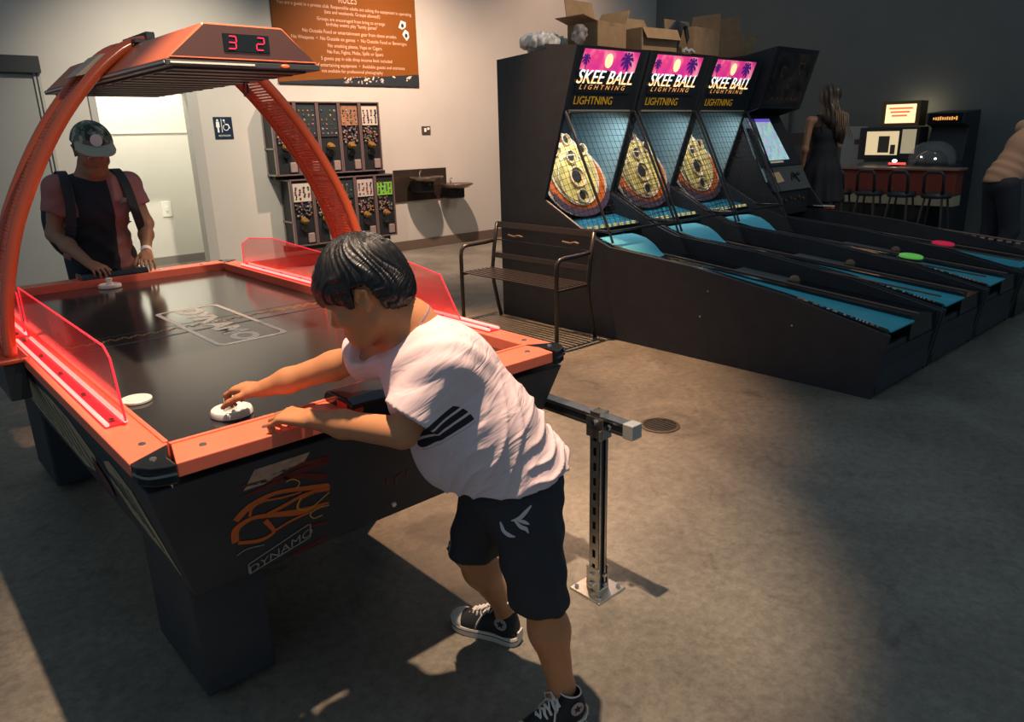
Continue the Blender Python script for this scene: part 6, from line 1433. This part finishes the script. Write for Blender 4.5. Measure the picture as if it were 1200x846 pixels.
def woman():
    t = thing('person', (7.52, 2.08, 0), 'woman seen from behind in a short black dress with long hair', 'person')
    SK = skin('woman_skin', (.40, .21, .13)); f = nv((.67, .74, 0)); r = nv((.74, -.67, 0)); u = nv((0, 0, 1)); g = nv((7.52, 2.08, 0))
    q = lambda a, b_, c: g + r * a + f * b_ + u * c
    hd = q(.01, .02, 1.80); HP, hp, HR = head(hd, f + r * .15 - u * .1, u + f * .1, 1.12)
    P = HP + [cone(hp(-.02, 0, -.06), q(0, 0, 1.62), .046, .05, .03)] + limb([q(0, 0, 1.60), q(0, .01, 1.42), q(0, 0, 1.2), q(0, 0, 1.0)], [.06, .105, .09, .13], .06) + [cone(q(-.165, 0, 1.565), q(.165, 0, 1.565), .04, .04, .05)]
    sL, eL, wL = q(-.17, 0, 1.555), q(-.205, -.02, 1.27), q(-.20, .05, 1.02)
    sR, eR, wR = q(.17, 0, 1.555), q(.20, .12, 1.30), q(.12, .32, 1.22)
    P += limb([sL, eL, wL], [.042, .033, .021]) + limb([sR, eR, wR], [.042, .033, .021])
    P += hand(wL, (0.02, .12, -1), -r, 1, L=.17, curl=(.5, .45, .4, .35), thumb=(.6, .3)) + hand(wR, f, (0, 0, 1), 1, L=.17)
    for s in (-1, 1): P += limb([q(s * .08, 0, .95), q(s * .085, 0, .52), q(s * .09, -.03, .38), q(s * .10, 0, .09), q(s * .10, .07, .04)], [.085, .052, .052, .032, .028])
    bd = body('body', P, .008, SK, t, 1)
    D = mat('black_dress', (.016, .018, .022), .8)
    SP = limb([q(0, 0, 1.46), q(0, 0, 1.25), q(0, 0, 1.02), q(0, 0, .70)], [.125, .125, .185, .26], .06) + [ellp(q(0, 0, 1.42), (.15, .13, .12), None, .04), half(q(0, 0, .73), (0, 0, -1), (q(0, 0, .3) - .4, q(0, 0, .6) + .6), .004), half(q(0, 0, 1.50), (0, 0, 1), (q(0, 0, 1.7) - .22, q(0, 0, 1.7) + .3), .004)]
    def fd(V): a = np.arctan2((V - g) @ f, (V - g) @ r); return np.clip((1.2 - V[:, 2]) / .4, 0, 1) * .014 * np.sin(a * 11)
    dr = body('dress', SP, .009, D, t, 1, fd)
    for s in (-1, 1): b = B(); ribbon(b, [q(s * .07, -.13, 1.44), q(s * .09, -.07, 1.58), q(s * .09, .0, 1.62), q(s * .07, .09, 1.56), q(s * .06, .12, 1.45)], .012, (0, 0, 1), .006, 4); mesh_obj('strap', b, D, dr)
    HM = hair_mat('brown_hair', (.045, .028, .018), .35); strands(HM, (60, 4.))
    s = 1.12; HQ = [ellp(hp(-.02, 0, .03), nv((.105, .092, .102)) * s, HR, .01), cone(hp(-.06, 0, .0), q(.03, -.10, 1.58), .085, .085, .05), cone(q(.02, -.10, 1.62), q(.09, -.12, 1.42), .08, .055, .05), cone(q(.09, -.12, 1.45), q(.13, -.12, 1.33), .05, .02, .04)]
    HQ.append(dict(fn=lambda Pt: -(((Pt - hd.astype(np.float32)) @ HR.astype(np.float32))[..., 0] - .035), bb=(hd - .25, hd + .25), k=.006, sub=True, cut=True))
    def hw(V): a = (V - g) @ r; return .006 * np.sin(a * 140 + V[:, 2] * 14) + .005 * np.sin(V[:, 2] * 34 + a * 30)
    ho = body('hair', HQ, .007, HM, t, 1, hw); strand_attr(ho, hd, HR)
    HL = mat('blond_streak', (.30, .19, .10), .4)
    b = B()
    for k in range(7): x = .0 + k * .02; b.tube([q(x, -.14 - .02 * sin(k), 1.76 - .02 * k), q(x + .02, -.195, 1.62), q(x + .035, -.185, 1.52), q(x + .05 + .01 * k, -.175, 1.42 - .01 * k)], [.003, .007, .006, .002], 6)
    mesh_obj('hair_streaks', b, HL, t, smooth='all')
    b = B(); b.cyl(wL + u * .01, wL + u * .03, .026, .026, 16); mesh_obj('bracelet', b, mat('bracelet_silver', (.5, .45, .4), .3, metal=.8), t, smooth=True)
    for s in (-1, 1): plain_shoe(t, tuple(q(s * .10, -.06, 0))[:2], tuple(q(s * .10, .18, 0))[:2], BLK)
woman()

def right_man():
    t = thing('person', (7.85, .42, 0), 'person in a peach T-shirt and dark cap leaning forward', 'person')
    SK = skin('bystander_skin', (.36, .19, .12)); r = nv((.74, -.67, 0)); f = nv((.67, .74, 0)); u = nv((0, 0, 1)); g = nv((7.86, .46, 0))
    q = lambda a, b_, c: g + r * a + f * b_ + u * c
    hd = q(.42, .06, 1.68); HP, hp, HR = head(hd, r * .9 + f * .3 - u * .45, u * .9 + r * .45, 1.12)
    P = HP + [cone(hp(-.02, 0, -.06), q(.30, .03, 1.53), .054, .056, .03)] + limb([q(.28, .02, 1.50), q(.18, 0, 1.30), q(.02, 0, 1.0)], [.07, .12, .13], .06) + [cone(q(.25, -.17, 1.45), q(.25, .19, 1.45), .05, .05, .06)]
    sL, eL, wL = q(.25, .20, 1.44), q(.44, .26, 1.22), q(.66, .20, 1.16); sR, eR, wR = q(.25, -.18, 1.44), q(.42, -.24, 1.20), q(.65, -.16, 1.14)
    P += limb([sL, eL, wL], [.046, .037, .024]) + limb([sR, eR, wR], [.046, .037, .024]) + hand(wL, r, u, 1, L=.18) + hand(wR, r, u, -1, L=.18)
    for s in (-1, 1): P += limb([q(0, s * .09, .95), q(.06 - s * .03, s * .10, .50), q(-.02, s * .11, .09), q(.04, s * .11, .04)], [.09, .058, .036, .03])
    bd = body('body', P, .008, SK, t, 1)
    SH = mat('peach_shirt', (.46, .27, .17), .85)
    SP = limb([q(.29, .02, 1.47), q(.18, 0, 1.28), q(.03, 0, 1.0), q(.0, 0, .95)], [.08, .15, .155, .155], .06) + [cone(q(.25, -.17, 1.45), q(.25, .19, 1.45), .066, .066, .06)] + [cone(sL, sL + (eL - sL) * .6, .062, .07, .03), cone(sR, sR + (eR - sR) * .6, .062, .07, .03)]
    for a_, c_ in ((sL, eL), (sR, eR)):
        n_ = (c_ - a_) / np.linalg.norm(c_ - a_); e1 = a_ + (c_ - a_) * .55; SP += [half(e1, n_, (e1 - .08, e1 + .1), .003)]
    SP += [half(q(.0, 0, .97), -u + r * .1, (q(0, 0, .9) - .25, q(0, 0, .9) + .25), .003)]
    nd = nv(q(.30, .03, 1.53)) - nv(q(.27, .02, 1.45)); nd = nd / np.linalg.norm(nd); SP.append(half(q(.31, .03, 1.545), nd, (q(.36, .03, 1.62) - .1, q(.36, .03, 1.62) + .15), .003))
    def fd(V): a = (V - g) @ r; return .004 * np.sin(V[:, 2] * 48 + a * 38 + 1.5 * np.sin(V[:, 2] * 17)) * np.clip((1.4 - V[:, 2]) / .2, 0, 1)
    body('shirt', SP, .009, SH, t, 1, fd)
    TR = mat('dark_trousers', (.022, .026, .035), .8)
    TP = limb([q(.02, 0, 1.02), q(0, 0, .93)], [.14, .14])
    for s in (-1, 1): TP += limb([q(0, s * .09, .93), q(.06 - s * .03, s * .10, .50), q(-.02, s * .11, .12)], [.11, .08, .062])
    TP += [half(q(.01, 0, 1.04), (0, 0, 1), (q(0, 0, 1.2) - .25, q(0, 0, 1.2) + .25), .003)]
    body('trousers', TP, .009, TR, t, 1)
    for s in (-1, 1): plain_shoe(t, tuple(q(-.07, s * .11, 0))[:2], tuple(q(.19, s * .11, 0))[:2], BLK)
    s = 1.12; CQ = [ellp(hp(-.005, 0, .040), nv((.108, .090, .098)) * s, HR, .01)]
    CQ.append(dict(fn=lambda Pt: ((Pt - hd.astype(np.float32)) @ HR.astype(np.float32))[..., 2] - .04 * s, bb=(hd - .3, hd + .3), k=.004, sub=True, cut=True)); cp = body('cap', CQ, .008, BLK, t, 1)
    b = B(); rings = []
    for i in range(7):
        a = radians(-66 + i * 22); inn = hp(.005 + .10 * cos(a), .086 * sin(a), .05); out = hp(.03 + .165 * cos(a), .09 * sin(a), .04); rings.append([inn, out, out + HR[:, 2] * .005, inn + HR[:, 2] * .006])
    b.loft(rings); mesh_obj('brim', b, mat('brim_pale', (.35, .36, .34), .7), cp)
right_man()
